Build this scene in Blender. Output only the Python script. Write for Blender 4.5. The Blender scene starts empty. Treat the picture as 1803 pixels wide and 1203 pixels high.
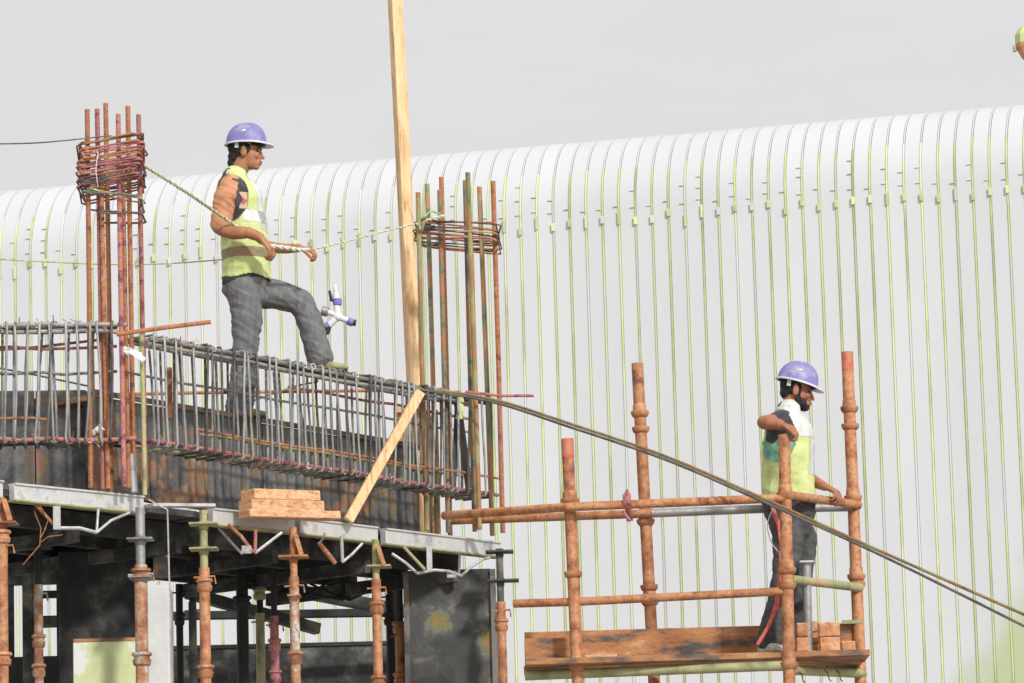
import bpy, bmesh, math, random
from mathutils import Vector, Matrix, noise
random.seed(7)
S = bpy.context.scene
R = math.radians
# ------------------------------------------------------------------ camera
PITCH, ROLL, F = R(9.81), R(1.6), 7512.0
cam_d = bpy.data.cameras.new('camera'); cam = bpy.data.objects.new('camera', cam_d)
S.collection.objects.link(cam); S.camera = cam
cam_d.sensor_width = 36; cam_d.lens = F / 1803 * 36; cam_d.clip_start = .5; cam_d.clip_end = 2000
CAM = Vector((0, 0, 1.6))
CR = Matrix.Rotation(math.pi/2 + PITCH, 3, 'X') @ Matrix.Rotation(-ROLL, 3, 'Z')
cam.matrix_world = Matrix.Translation(CAM) @ CR.to_4x4()
# ------------------------------------------------------------------ sky, sun, exposure
w = bpy.data.worlds.new('World'); S.world = w; w.use_nodes = True
nt = w.node_tree; N = nt.nodes; Lk = nt.links; N.clear()
SUN_EL, SUN_AZ = R(34), R(152)       # azimuth clockwise from +Y
sky = N.new('ShaderNodeTexSky'); sky.sky_type = 'NISHITA'; sky.sun_disc = False
sky.sun_elevation = SUN_EL; sky.sun_rotation = SUN_AZ; sky.dust_density = 6; sky.air_density = 1.5
hs = N.new('ShaderNodeHueSaturation'); hs.inputs['Saturation'].default_value = .12; hs.inputs['Value'].default_value = .10
mx = N.new('ShaderNodeMixRGB'); mx.inputs[0].default_value = .9
mx.inputs[2].default_value = (.475, .475, .478, 1)
bg = N.new('ShaderNodeBackground'); out = N.new('ShaderNodeOutputWorld')
Lk.new(sky.outputs[0], hs.inputs['Color']); Lk.new(hs.outputs[0], mx.inputs[1])
tcw = N.new('ShaderNodeTexCoord'); mpw = N.new('ShaderNodeMapping'); mpw.inputs['Scale'].default_value = (1, 1, 3); mpw.inputs['Rotation'].default_value = (0, .35, 0); mpw.inputs['Location'].default_value = (.3, .1, .4)
nzw = N.new('ShaderNodeTexNoise'); nzw.inputs['Scale'].default_value = 7; nzw.inputs['Detail'].default_value = 7; nzw.inputs['Roughness'].default_value = .6
crw = N.new('ShaderNodeValToRGB'); crw.color_ramp.elements[0].position = .45; crw.color_ramp.elements[0].color = (1, 1, 1, 1); crw.color_ramp.elements[1].position = .72; crw.color_ramp.elements[1].color = (1.06, 1.06, 1.06, 1)
mlw = N.new('ShaderNodeMixRGB'); mlw.blend_type = 'MULTIPLY'; mlw.inputs[0].default_value = 1
Lk.new(tcw.outputs['Generated'], mpw.inputs['Vector']); Lk.new(mpw.outputs[0], nzw.inputs['Vector']); Lk.new(nzw.outputs['Fac'], crw.inputs[0])
Lk.new(mx.outputs[0], mlw.inputs[1]); Lk.new(crw.outputs[0], mlw.inputs[2]); Lk.new(mlw.outputs[0], bg.inputs[0]); bg.inputs[1].default_value = 1.0; Lk.new(bg.outputs[0], out.inputs[0])
sd = bpy.data.lights.new('sun', 'SUN'); sun = bpy.data.objects.new('sun', sd); S.collection.objects.link(sun)
sd.energy = 1.7; sd.angle = R(5); sd.color = (1, .975, .94)
tos = Vector((math.sin(SUN_AZ)*math.cos(SUN_EL), math.cos(SUN_AZ)*math.cos(SUN_EL), math.sin(SUN_EL)))
sun.rotation_euler = tos.to_track_quat('Z', 'Y').to_euler()
S.view_settings.view_transform = 'Standard'; S.view_settings.look = 'None'
S.view_settings.exposure = .66; S.view_settings.gamma = 1; S.view_settings.use_curve_mapping = False
# ------------------------------------------------------------------ helpers
def ray(px, py): return CR @ Vector(((px-901.5)/F, -(py-601.5)/F, -1))
def P(px, py, Y):
    d = ray(px, py); return CAM + d * (Y / d.y)
def PZ(px, py, z):
    d = ray(px, py); return CAM + d * ((z-1.6) / d.z)
def PX(px, py, a, b):           # point where the ray meets the vertical plane through a and b
    d = ray(px, py); n = Vector((b.y-a.y, a.x-b.x, 0)); return CAM + d * ((a-CAM).dot(n) / d.dot(n))
def lin(c): return (c[0], c[1], c[2], 1)
def mat(name, stops, scale=6, rough=.7, metal=0, bump=0, bscale=60, stretch=(1,1,1), detail=6, spec=.4, vary=.0, distort=0):
    m = bpy.data.materials.new(name); m.use_nodes = True; t = m.node_tree; n = t.nodes; l = t.links
    b = n['Principled BSDF']; b.inputs['Roughness'].default_value = rough; b.inputs['Metallic'].default_value = metal
    b.inputs['Specular IOR Level'].default_value = spec
    tc = n.new('ShaderNodeTexCoord'); mp = n.new('ShaderNodeMapping'); mp.inputs['Scale'].default_value = stretch
    oi = n.new('ShaderNodeObjectInfo'); mul = n.new('ShaderNodeMath'); mul.operation = 'MULTIPLY'; mul.inputs[1].default_value = 37
    l.new(oi.outputs['Random'], mul.inputs[0]); l.new(mul.outputs[0], mp.inputs['Location'])
    l.new(tc.outputs['Object'], mp.inputs['Vector'])
    nz = n.new('ShaderNodeTexNoise'); nz.inputs['Scale'].default_value = scale; nz.inputs['Detail'].default_value = detail
    nz.inputs['Roughness'].default_value = .65; nz.inputs['Distortion'].default_value = distort
    l.new(mp.outputs[0], nz.inputs['Vector'])
    cr = n.new('ShaderNodeValToRGB'); e = cr.color_ramp.elements
    while len(e) < len(stops): e.new(.5)
    for i, (p, c) in enumerate(stops): e[i].position = p; e[i].color = lin(c)
    l.new(nz.outputs['Fac'], cr.inputs[0]); last = cr.outputs[0]
    if vary:
        h = n.new('ShaderNodeHueSaturation'); mr = n.new('ShaderNodeMapRange')
        mr.inputs['To Min'].default_value = 1-vary; mr.inputs['To Max'].default_value = 1+vary
        l.new(oi.outputs['Random'], mr.inputs['Value']); l.new(mr.outputs[0], h.inputs['Value']); l.new(last, h.inputs['Color']); last = h.outputs[0]
    l.new(last, b.inputs['Base Color'])
    if bump:
        n2 = n.new('ShaderNodeTexNoise'); n2.inputs['Scale'].default_value = bscale; n2.inputs['Detail'].default_value = 4
        l.new(tc.outputs['Object'], n2.inputs['Vector'])
        bp = n.new('ShaderNodeBump'); bp.inputs['Strength'].default_value = bump; bp.inputs['Distance'].default_value = .01
        l.new(n2.outputs['Fac'], bp.inputs['Height']); l.new(bp.outputs[0], b.inputs['Normal'])
    return m
M = {}
M['rust'] = mat('rust_orange', [(.34,(.12,.05,.05)),(.43,(.36,.14,.055)),(.52,(.48,.21,.08)),(.58,(.32,.11,.10)),(.66,(.58,.33,.17))], 11, .75, 0, .4, vary=.15)
M['rust2'] = mat('rust_olive', [(.3,(.09,.085,.08)),(.43,(.24,.25,.12)),(.5,(.44,.20,.09)),(.57,(.36,.38,.17)),(.65,(.46,.24,.11))], 5, .75, 0, .4, stretch=(1,1,.5), vary=.25)
M['rustp'] = mat('rust_purple', [(.36,(.10,.07,.08)),(.44,(.32,.10,.13)),(.5,(.46,.19,.20)),(.56,(.46,.20,.10)),(.62,(.34,.12,.17)),(.7,(.55,.28,.24))], 12, .75, 0, .4, vary=.2)
M['darkbar'] = mat('dark_bar', [(.35,(.06,.06,.065)),(.55,(.14,.13,.12)),(.7,(.22,.14,.09))], 8, .65, .2, .3, vary=.2)
M['greybar'] = mat('grey_bar', [(.3,(.17,.17,.17)),(.5,(.31,.31,.31)),(.64,(.38,.39,.31)),(.74,(.38,.22,.16))], 7, .6, .25, .3, vary=.25)
M['tube'] = mat('rusty_tube', [(.30,(.16,.07,.06)),(.40,(.36,.14,.07)),(.50,(.50,.22,.10)),(.58,(.58,.31,.16)),(.64,(.36,.15,.10)),(.72,(.66,.42,.26))], 11, .6, .1, .5, 40, vary=.08)
M['tubec'] = mat('cement_splashed_tube', [(.32,(.14,.08,.07)),(.42,(.34,.15,.08)),(.5,(.47,.23,.12)),(.555,(.40,.36,.30)),(.6,(.55,.53,.49)),(.68,(.36,.17,.10))], 9, .75, 0, .7, 50, vary=.1)
M['tubeo'] = mat('olive_tube', [(.3,(.17,.16,.07)),(.45,(.34,.34,.17)),(.58,(.45,.42,.22)),(.72,(.55,.27,.13))], 6, .6, .1, .4, 40, vary=.1)
M['tubeg'] = mat('galvanised_tube', [(.3,(.2,.2,.2)),(.5,(.36,.36,.36)),(.62,(.42,.40,.38)),(.74,(.5,.28,.18))], 5, .45, .5, .3, 40)
M['redtip'] = mat('red_paint', [(.4,(.48,.13,.07)),(.5,(.62,.18,.11)),(.62,(.55,.24,.13))], 22, .6)
M['timber'] = mat('pale_timber', [(.32,(.24,.14,.08)),(.37,(.58,.34,.16)),(.5,(.78,.52,.28)),(.7,(.84,.66,.40))], 7, .8, 0, .5, 60, stretch=(3,3,.4), distort=1.5, vary=.08)
M['timbx'] = mat('pale_plank', [(.32,(.24,.14,.08)),(.37,(.50,.25,.12)),(.5,(.76,.44,.24)),(.7,(.84,.56,.36))], 7, .8, 0, .5, 60, stretch=(.6,3,6), distort=1, vary=.08)
M['brown'] = mat('weathered_plank', [(.36,(.09,.085,.08)),(.44,(.20,.13,.09)),(.5,(.40,.18,.08)),(.58,(.45,.22,.10)),(.66,(.58,.34,.2))], 3.4, .85, 0, .6, 50, stretch=(1,2,3), vary=.1)
M['block'] = mat('orange_block', [(.3,(.30,.12,.05)),(.48,(.52,.25,.12)),(.66,(.72,.42,.25))], 14, .85, 0, .7, 40, vary=.12)
M['ply'] = mat('stained_plywood', [(.32,(.10,.10,.10)),(.43,(.16,.16,.16)),(.53,(.23,.23,.225)),(.575,(.28,.17,.11)),(.61,(.24,.26,.13)),(.66,(.40,.20,.16))], 6, .8, 0, .5, 30, stretch=(1,1,1), vary=.12)
M['plyr'] = mat('rusty_plywood', [(.3,(.10,.09,.08)),(.46,(.15,.14,.13)),(.52,(.40,.19,.09)),(.57,(.19,.18,.16)),(.66,(.50,.29,.16))], 6, .8, 0, .5, 30, vary=.12)
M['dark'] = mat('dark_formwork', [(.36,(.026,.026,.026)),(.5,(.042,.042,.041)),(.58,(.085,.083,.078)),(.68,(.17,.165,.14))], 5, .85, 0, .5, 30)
M['dshade'] = mat('shade_dark_steel', [(.3,(.015,.015,.016)),(.6,(.03,.03,.03)),(.8,(.08,.05,.04))], 5, .6, 0, .3)  # near-black base colour puts in the shade that makes these parts silhouettes
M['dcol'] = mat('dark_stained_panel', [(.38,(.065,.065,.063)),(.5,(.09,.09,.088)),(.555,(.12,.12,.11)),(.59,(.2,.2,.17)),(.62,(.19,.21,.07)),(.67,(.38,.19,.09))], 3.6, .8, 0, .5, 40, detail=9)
M['header'] = mat('aluminium_header', [(.34,(.44,.44,.44)),(.44,(.62,.62,.62)),(.6,(.68,.68,.67)),(.68,(.52,.48,.38))], 9, .5, .3, .35, 40)
M['bracket'] = mat('galvanised_bracket', [(.3,(.22,.22,.21)),(.5,(.5,.5,.5)),(.66,(.55,.55,.52)),(.76,(.5,.32,.2))], 14, .5, .4, .3)
M['conc'] = mat('pale_concrete', [(.3,(.55,.55,.54)),(.6,(.68,.68,.67)),(.8,(.74,.74,.73))], 4, .85, 0, .3, 40)
M['lime_ply'] = mat('pale_yellow_board', [(.35,(.48,.52,.28)),(.48,(.58,.62,.34)),(.52,(.6,.64,.40)),(.54,(.7,.7,.66)),(.8,(.72,.72,.7))], 4.5, .8, 0, .3, 40, stretch=(1,1,.5))
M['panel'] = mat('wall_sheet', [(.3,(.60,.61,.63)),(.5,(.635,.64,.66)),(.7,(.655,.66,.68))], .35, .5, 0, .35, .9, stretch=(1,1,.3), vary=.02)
M['seam'] = mat('seam_strip', [(.36,(.42,.45,.24)),(.44,(.52,.59,.25)),(.52,(.64,.72,.34)),(.57,(.62,.64,.5)),(.62,(.63,.64,.65))], .7, .6, 0, 0, stretch=(1,1,.6), vary=.2)
M['wire'] = mat('thin_wire', [(.4,(.1,.1,.09)),(.6,(.25,.25,.2))], 10, .5, .4)
M['wirew'] = mat('pale_wire', [(.4,(.6,.6,.58)),(.6,(.75,.75,.72))], 10, .5, .2)
M['ropey'] = mat('yellow_rope', [(.4,(.36,.38,.12)),(.55,(.62,.64,.3)),(.7,(.72,.72,.55))], 30, .8, 0, .6, 150)
M['ropew'] = mat('white_rope', [(.35,(.5,.52,.36)),(.5,(.75,.76,.7)),(.7,(.8,.8,.78))], 40, .8, 0, .6, 150)
M['cloth_w'] = mat('white_cloth', [(.4,(.72,.72,.7)),(.6,(.82,.82,.8))], 10, .9)
M['skin1'] = mat('skin', [(.35,(.36,.15,.075)),(.55,(.45,.205,.105)),(.75,(.53,.26,.14))], 9, .55, 0, .15, 80)
M['skin2'] = mat('skin_dark', [(.35,(.34,.135,.075)),(.55,(.43,.18,.10)),(.75,(.50,.24,.14))], 9, .55, 0, .15, 80)
M['sleeve'] = mat('tan_sleeve', [(.35,(.46,.2,.1)),(.55,(.62,.31,.165)),(.75,(.68,.37,.21))], 7, .85, 0, .35, 60)
M['hair'] = mat('black_hair', [(.4,(.012,.012,.013)),(.65,(.035,.034,.035))], 30, .6, 0, .9, 140)
M['tee1'] = mat('charcoal_tee', [(.4,(.045,.043,.05)),(.65,(.09,.085,.1))], 10, .9, 0, .4, 70)
M['vest'] = mat('lime_vest', [(.3,(.42,.50,.17)),(.45,(.60,.68,.27)),(.6,(.70,.78,.36)),(.75,(.5,.58,.2))], 7, .75, 0, .4, 40)
M['vestw'] = mat('reflective_silver', [(.35,(.60,.61,.58)),(.6,(.76,.77,.75))], 8, .4, .1, .3, 50)
M['bind'] = mat('vest_binding', [(.4,(.34,.40,.12)),(.6,(.46,.54,.18))], 12, .8)
M['band'] = mat('soiled_band', [(.35,(.22,.25,.12)),(.5,(.34,.27,.17)),(.6,(.45,.26,.16)),(.75,(.34,.4,.2))], 16, .7)
M['jean'] = mat('grey_jeans', [(.35,(.14,.14,.142)),(.5,(.18,.18,.182)),(.6,(.215,.215,.215)),(.68,(.27,.27,.265))], 26, .9, 0, .6, 130, stretch=(1,1,.4), detail=10)
M['pants2'] = mat('charcoal_trousers', [(.3,(.05,.05,.052)),(.5,(.085,.085,.087)),(.7,(.13,.13,.132))], 7, .9, 0, .5, 60)
M['helmet'] = mat('violet_blue_helmet', [(.36,(.20,.18,.44)),(.5,(.235,.215,.48)),(.6,(.33,.32,.50)),(.7,(.42,.42,.46))], 13, .52, 0, .1, 60, spec=.6)
M['helmw'] = mat('pale_helmet_edge', [(.3,(.6,.58,.7)),(.7,(.72,.71,.76))], 5, .4)
M['shoe1'] = mat('olive_shoe', [(.35,(.2,.21,.09)),(.5,(.36,.38,.16)),(.7,(.46,.48,.26))], 20, .8, 0, .4)
M['shoe2'] = mat('pale_shoe', [(.35,(.4,.4,.36)),(.55,(.62,.61,.56)),(.7,(.7,.7,.66))], 18, .8, 0, .4)
M['sole'] = mat('dark_sole', [(.4,(.07,.07,.06)),(.7,(.16,.15,.12))], 10, .8)
M['pink'] = mat('pink_sock', [(.4,(.62,.26,.3)),(.6,(.78,.38,.42))], 10, .9)
M['pvc'] = mat('white_pvc', [(.4,(.78,.78,.78)),(.6,(.83,.83,.83))], 5, .35, spec=.6)
M['blue'] = mat('blue_cap', [(.4,(.16,.13,.42)),(.6,(.25,.21,.58))], 8, .4)
M['black'] = mat('black_plastic', [(.4,(.02,.02,.02)),(.6,(.05,.05,.045))], 8, .5)
M['strap'] = mat('red_strap', [(.42,(.62,.10,.08)),(.58,(.75,.22,.16))], 20, .8)
M['teal'] = mat('teal_print', [(.45,(.10,.36,.25)),(.52,(.22,.48,.38)),(.58,(.3,.33,.33))], 14, .9)
M['print'] = mat('pink_print', [(.42,(.55,.5,.3)),(.5,(.7,.4,.35)),(.58,(.5,.12,.12))], 18, .9)
M['eye'] = mat('eye_dark', [(.4,(.02,.015,.01)),(.6,(.03,.02,.02))], 5, .2)
M['lip'] = mat('lip', [(.4,(.30,.10,.08)),(.6,(.38,.13,.1))], 5, .5)
M['ground'] = mat('sandy_ground', [(.3,(.29,.27,.24)),(.5,(.36,.34,.31)),(.7,(.42,.40,.37))], .6, .95, 0, .6, 3)
M['orange'] = mat('orange_paint', [(.35,(.62,.27,.14)),(.65,(.72,.35,.2))], 6, .6)
M['yellow'] = mat('pale_lime_paint', [(.35,(.58,.62,.28)),(.65,(.68,.72,.38))], 6, .6)

def add_green_patch(m):  # mixes a ragged olive green triangle into the sheet colour at lower right
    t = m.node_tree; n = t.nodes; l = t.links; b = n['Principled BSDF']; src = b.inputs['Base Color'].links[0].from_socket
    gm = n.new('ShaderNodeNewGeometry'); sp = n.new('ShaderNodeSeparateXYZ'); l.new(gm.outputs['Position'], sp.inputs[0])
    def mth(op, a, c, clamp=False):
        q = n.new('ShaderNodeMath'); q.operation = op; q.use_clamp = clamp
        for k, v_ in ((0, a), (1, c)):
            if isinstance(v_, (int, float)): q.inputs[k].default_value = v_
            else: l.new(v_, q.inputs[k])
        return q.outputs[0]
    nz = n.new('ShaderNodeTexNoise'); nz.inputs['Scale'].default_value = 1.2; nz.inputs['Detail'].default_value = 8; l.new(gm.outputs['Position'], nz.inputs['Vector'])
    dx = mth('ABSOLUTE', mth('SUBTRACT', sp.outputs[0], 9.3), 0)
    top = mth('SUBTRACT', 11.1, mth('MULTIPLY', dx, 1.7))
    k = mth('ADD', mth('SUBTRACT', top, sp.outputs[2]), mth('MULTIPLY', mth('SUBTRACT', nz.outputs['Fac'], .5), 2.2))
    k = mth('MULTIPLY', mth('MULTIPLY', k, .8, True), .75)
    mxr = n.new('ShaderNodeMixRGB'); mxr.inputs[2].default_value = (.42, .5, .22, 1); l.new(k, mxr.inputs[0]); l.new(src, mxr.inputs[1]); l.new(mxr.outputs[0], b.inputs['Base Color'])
add_green_patch(M['panel'])

class MB:
    def __init__(s): s.v = []; s.f = []; s.sm = True
    def add(s, v, f):
        o = len(s.v); s.v += [Vector(a) for a in v]; s.f += [tuple(i+o for i in q) for q in f]; return s
    def box(s, c, h, ax=None, bev=0):      # centre, half sizes, axes
        c = Vector(c); ax = ax or (Vector((1,0,0)), Vector((0,1,0)), Vector((0,0,1)))
        b = min(bev, min(h)*.9)
        if b <= 0:
            v = [c+ax[0]*(i*h[0])+ax[1]*(j*h[1])+ax[2]*(k*h[2]) for i in (-1,1) for j in (-1,1) for k in (-1,1)]
            return s.add(v, [(0,1,3,2),(4,6,7,5),(0,4,5,1),(2,3,7,6),(0,2,6,4),(1,5,7,3)])
        bm = bmesh.new(); r = bmesh.ops.create_cube(bm, size=2)
        for q in bm.verts: q.co = Vector((q.co.x*h[0], q.co.y*h[1], q.co.z*h[2]))
        bmesh.ops.bevel(bm, geom=bm.edges[:], offset=b, segments=1, affect='EDGES')
        bm.verts.index_update()
        v = [c+ax[0]*q.co.x+ax[1]*q.co.y+ax[2]*q.co.z for q in bm.verts]; f = [tuple(x.index for x in q.verts) for q in bm.faces]
        bm.free(); return s.add(v, f)
    def beam(s, a, b, wd, ht, up=(0,0,1), bev=0):     # rectangular bar from a to b
        a = Vector(a); b = Vector(b); d = (b-a); L = d.length; d.normalize()
        sd_ = d.cross(Vector(up))
        if sd_.length < 1e-4: sd_ = d.cross(Vector((0,1,0)))
        sd_.normalize(); u = sd_.cross(d)
        return s.box((a+b)/2, (L/2, wd/2, ht/2), (d, sd_, u), bev)
    def tube(s, pts, r, n=8, cap=True, rib=0, pitch=.016, closed=False):
        pts = [Vector(p) for p in pts]
        if rib:
            q = [pts[0]]
            for a, b in zip(pts, pts[1:]):
                k = max(1, int((b-a).length / (pitch/2)))
                q += [a.lerp(b, (i+1)/k) for i in range(k)]
            pts = q
        m = len(pts); vs = []; fs = []; ref = None
        for i, p in enumerate(pts):
            if closed: t = pts[(i+1) % m] - pts[i-1]
            else: t = pts[min(i+1, m-1)] - pts[max(i-1, 0)]
            t.normalize()
            if ref is None: ref = t.orthogonal().normalized()
            ref = (ref - t*ref.dot(t)).normalized(); bi = t.cross(ref)
            rr = (r[i] if isinstance(r, (list, tuple)) else r)
            if rib: rr = rr*(1+rib*(1 if i % 2 else -1))
            for k in range(n):
                a = 2*math.pi*k/n; vs.append(p + ref*(math.cos(a)*rr) + bi*(math.sin(a)*rr))
        for i in range(m if closed else m-1):
            j = (i+1) % m
            for k in range(n): fs.append((i*n+k, i*n+(k+1) % n, j*n+(k+1) % n, j*n+k))
        if cap and not closed:
            fs.append(tuple(range(n))[::-1]); fs.append(tuple((m-1)*n+k for k in range(n)))
        return s.add(vs, fs)
    def lathe(s, c, prof, axis=(0,0,1), n=16):         # prof [(r, h)]
        ax = Vector(axis).normalized(); u = ax.orthogonal().normalized(); w_ = ax.cross(u); c = Vector(c); vs = []; fs = []
        for r, h in prof:
            for k in range(n):
                a = 2*math.pi*k/n; vs.append(c+ax*h+u*(math.cos(a)*r)+w_*(math.sin(a)*r))
        for i in range(len(prof)-1):
            for k in range(n): fs.append((i*n+k, i*n+(k+1) % n, (i+1)*n+(k+1) % n, (i+1)*n+k))
        fs.append(tuple(range(n))[::-1]); fs.append(tuple((len(prof)-1)*n+k for k in range(n)))
        return s.add(vs, fs)
    def loft(s, path, side=(0,1,0), n=16):             # rounded elliptical limb: [(p, ra(side), rb)]
        pts = [Vector(p[0]) for p in path]; ra = [p[1] for p in path]; rb = [p[2] if len(p) > 2 else p[1] for p in path]
        d0 = (pts[1]-pts[0]).normalized(); d1 = (pts[-1]-pts[-2]).normalized()
        P0 = []
        for k in (80, 55, 28): a = R(k); P0.append((pts[0]-d0*(min(ra[0], rb[0])*math.sin(a)), ra[0]*math.cos(a), rb[0]*math.cos(a)))
        mid = []
        for i in range(len(pts)-1):
            for t in (0, .25, .5, .75):
                tt = t*t*(3-2*t)*.5+t*.5
                mid.append((pts[i].lerp(pts[i+1], t), ra[i]+(ra[i+1]-ra[i])*tt, rb[i]+(rb[i+1]-rb[i])*tt))
        mid.append((pts[-1], ra[-1], rb[-1])); P1 = []
        for k in (28, 55, 80): a = R(k); P1.append((pts[-1]+d1*(min(ra[-1], rb[-1])*math.sin(a)), ra[-1]*math.cos(a), rb[-1]*math.cos(a)))
        allp = P0+mid+P1; vs = []; fs = []; m = len(allp); sv = Vector(side)
        for i, (p, a_, b_) in enumerate(allp):
            t = (allp[min(i+1, m-1)][0]-allp[max(i-1, 0)][0]).normalized()
            u = sv - t*sv.dot(t)
            if u.length < .05: u = t.orthogonal()
            u.normalize(); v_ = t.cross(u)
            for k in range(n):
                an = 2*math.pi*k/n; vs.append(p+u*(math.cos(an)*a_)+v_*(math.sin(an)*b_))
        for i in range(m-1):
            for k in range(n): fs.append((i*n+k, i*n+(k+1) % n, (i+1)*n+(k+1) % n, (i+1)*n+k))
        fs.append(tuple(range(n))[::-1]); fs.append(tuple((m-1)*n+k for k in range(n)))
        return s.add(vs, fs)
    def ell(s, c, r, ax=None, n=16):
        c = Vector(c); ax = ax or (Vector((1,0,0)), Vector((0,1,0)), Vector((0,0,1))); vs = []; fs = []; m = 11
        for i in range(1, m):
            ph = math.pi*i/m
            for k in range(n):
                a = 2*math.pi*k/n
                vs.append(c+ax[0]*(r[0]*math.sin(ph)*math.cos(a))+ax[1]*(r[1]*math.sin(ph)*math.sin(a))+ax[2]*(r[2]*math.cos(ph)))
        vs.append(c+ax[2]*r[2]); vs.append(c-ax[2]*r[2]); T = len(vs)-2
        for i in range(m-2):
            for k in range(n): fs.append((i*n+k, (i+1)*n+k, (i+1)*n+(k+1) % n, i*n+(k+1) % n))
        for k in range(n): fs.append((T, k, (k+1) % n)); fs.append((T+1, (m-2)*n+(k+1) % n, (m-2)*n+k))
        return s.add(vs, fs)
def mesh_of(name, v, f, m, smooth=True, angle=40):
    me = bpy.data.meshes.new(name); me.from_pydata([tuple(a) for a in v], [], f)
    bm = bmesh.new(); bm.from_mesh(me); bmesh.ops.recalc_face_normals(bm, faces=bm.faces[:])
    if smooth:
        for q in bm.faces: q.smooth = True
        ca = R(angle)
        for e in bm.edges:
            if len(e.link_faces) == 2 and e.calc_face_angle(0) > ca: e.smooth = False
    bm.to_mesh(me); bm.free(); me.materials.append(m); return me
def root_of(o):
    while o.parent: o = o.parent
    return o
def tag(o, label=None, cat=None, group=None, kind=None):
    for k, v in (('label', label), ('category', cat), ('group', group), ('kind', kind)):
        if v: o[k] = v
    return o
def obj(name, mb, m, parent=None, loc=None, smooth=True, angle=40):
    base = Vector(root_of(parent).location) if parent else (Vector(loc) if loc is not None else Vector((0,0,0)))
    me = mesh_of(name, [a-base for a in mb.v], mb.f, m, smooth, angle)
    o = bpy.data.objects.new(name, me); S.collection.objects.link(o)
    if parent: o.parent = parent
    else: o.location = base
    return o
def thing(name, label, cat, loc, group=None):
    o = bpy.data.objects.new(name, None); S.collection.objects.link(o); o.location = Vector(loc); o.empty_display_size = .1
    return tag(o, label, cat, group)
def single(name, mb, m, label, cat, group=None, loc=None, **k):
    loc = loc if loc is not None else sum(mb.v, Vector())/len(mb.v)
    return tag(obj(name, mb, m, None, loc, **k), label, cat, group)

# ------------------------------------------------------------------ ground
g = MB(); G = 24
g.add([(x*60-720, y*60-120, 0 if abs(x*60-720) < 200 and y*60-120 < 260 else -.02) for y in range(G+1) for x in range(G+1)],
      [(y*(G+1)+x, y*(G+1)+x+1, (y+1)*(G+1)+x+1, (y+1)*(G+1)+x) for y in range(G) for x in range(G)])
tag(obj('ground', g, M['ground']), kind='structure')

# ------------------------------------------------------------------ hall wall of standing seam sheet
A = P(0, 460, 80.0); B = P(1803, 345, 75.0); A.z = B.z = 0
dw = (B-A).normalized(); nw = Vector((dw.y, -dw.x, 0))        # nw faces the camera
hall = thing('metal_clad_hall', 'huge pale standing seam clad hall wall curving over at its eaves, behind the building site', 'hall', A)
ZC, RC = 17.35, 1.6
prof = [(0, 0), (0, 4), (0, 8), (0, 12), (0, ZC)]
for k in range(1, 10):
    a = R(10*k*.95); prof.append((RC*(1-math.cos(a)), ZC+RC*math.sin(a)))
prof += [(5, ZC+RC+.35), (14, ZC+RC+.8)]
def strip(x0, x1, off, th, lo=0, hi=99):
    v = []; f = []
    pr = prof[lo:hi]; m_all = len(prof); m = len(pr)
    for (b_, z) in pr:
        i = prof.index((b_, z)); j0 = prof[max(i-1, 0)]; j1 = prof[min(i+1, m_all-1)]
        t = Vector((j1[0]-j0[0], j1[1]-j0[1])).normalized(); nn = Vector((-t.y, t.x))   # outward in (back, z)
        for o_ in (off, off+th):
            bb = b_+nn.x*o_; zz = z+nn.y*o_
            for x in (x0, x1): v.append(dw*x - nw*bb + Vector((0, 0, zz)))
    for i in range(m-1):
        a = i*4; c = a+4
        f += [(a+2, a+3, c+3, c+2), (a, c, c+1, a+1), (a, a+2, c+2, c), (a+1, c+1, c+3, a+3)]
    f += [(0, 1, 3, 2), ((m-1)*4, (m-1)*4+2, (m-1)*4+3, (m-1)*4+1)]
    return v, f
SP = .312
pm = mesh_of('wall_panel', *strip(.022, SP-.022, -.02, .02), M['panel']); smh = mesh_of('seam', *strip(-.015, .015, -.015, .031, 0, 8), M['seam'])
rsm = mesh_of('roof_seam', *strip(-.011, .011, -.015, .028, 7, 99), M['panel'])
ck = MB().box(nw*.04 + Vector((0, 0, 17.08)), (.030, .012, .07), (dw, nw, Vector((0,0,1)))); ckm = mesh_of('seam_clip', ck.v, ck.f, M['seam'])
ck2 = MB().box(nw*.035 + Vector((0, 0, 17.08)), (.020, .010, .12), (dw, nw, Vector((0,0,1)))); ckm2 = mesh_of('seam_clip', ck2.v, ck2.f, M['seam'])
tk = MB().box(nw*.012, (.042, .01, .006), (dw, nw, Vector((0,0,1)))); tkm = mesh_of('lap_tick', tk.v, tk.f, M['seam'])
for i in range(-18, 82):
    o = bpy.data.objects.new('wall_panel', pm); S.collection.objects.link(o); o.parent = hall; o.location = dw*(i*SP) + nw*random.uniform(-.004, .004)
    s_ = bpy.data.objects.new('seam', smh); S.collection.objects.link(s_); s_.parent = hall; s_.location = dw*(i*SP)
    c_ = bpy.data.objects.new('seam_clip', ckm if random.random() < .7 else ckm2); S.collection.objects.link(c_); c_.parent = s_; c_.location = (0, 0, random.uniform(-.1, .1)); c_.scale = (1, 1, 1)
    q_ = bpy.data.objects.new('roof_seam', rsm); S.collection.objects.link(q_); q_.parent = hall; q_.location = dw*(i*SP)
    for zz in (17.34, 17.62, 17.85)[:random.choice((1, 2, 3))]:
        t_ = bpy.data.objects.new('lap_tick', tkm); S.collection.objects.link(t_); t_.parent = s_; zq = zz+random.uniform(-.05, .05); t_.location = dw*-.06 - nw*(RC*(1-math.sqrt(max(0, 1-(max(0, zq-ZC)/RC)**2)))) + Vector((0, 0, zq))
back = MB(); back.box(dw*10 - nw*7.2 + Vector((0, 0, 8.5)), (15.6, 7.0, 8.49), (dw, nw, Vector((0,0,1)))); back.v = [q+A for q in back.v]
obj('hall_core', back, M['conc'], hall)

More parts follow.
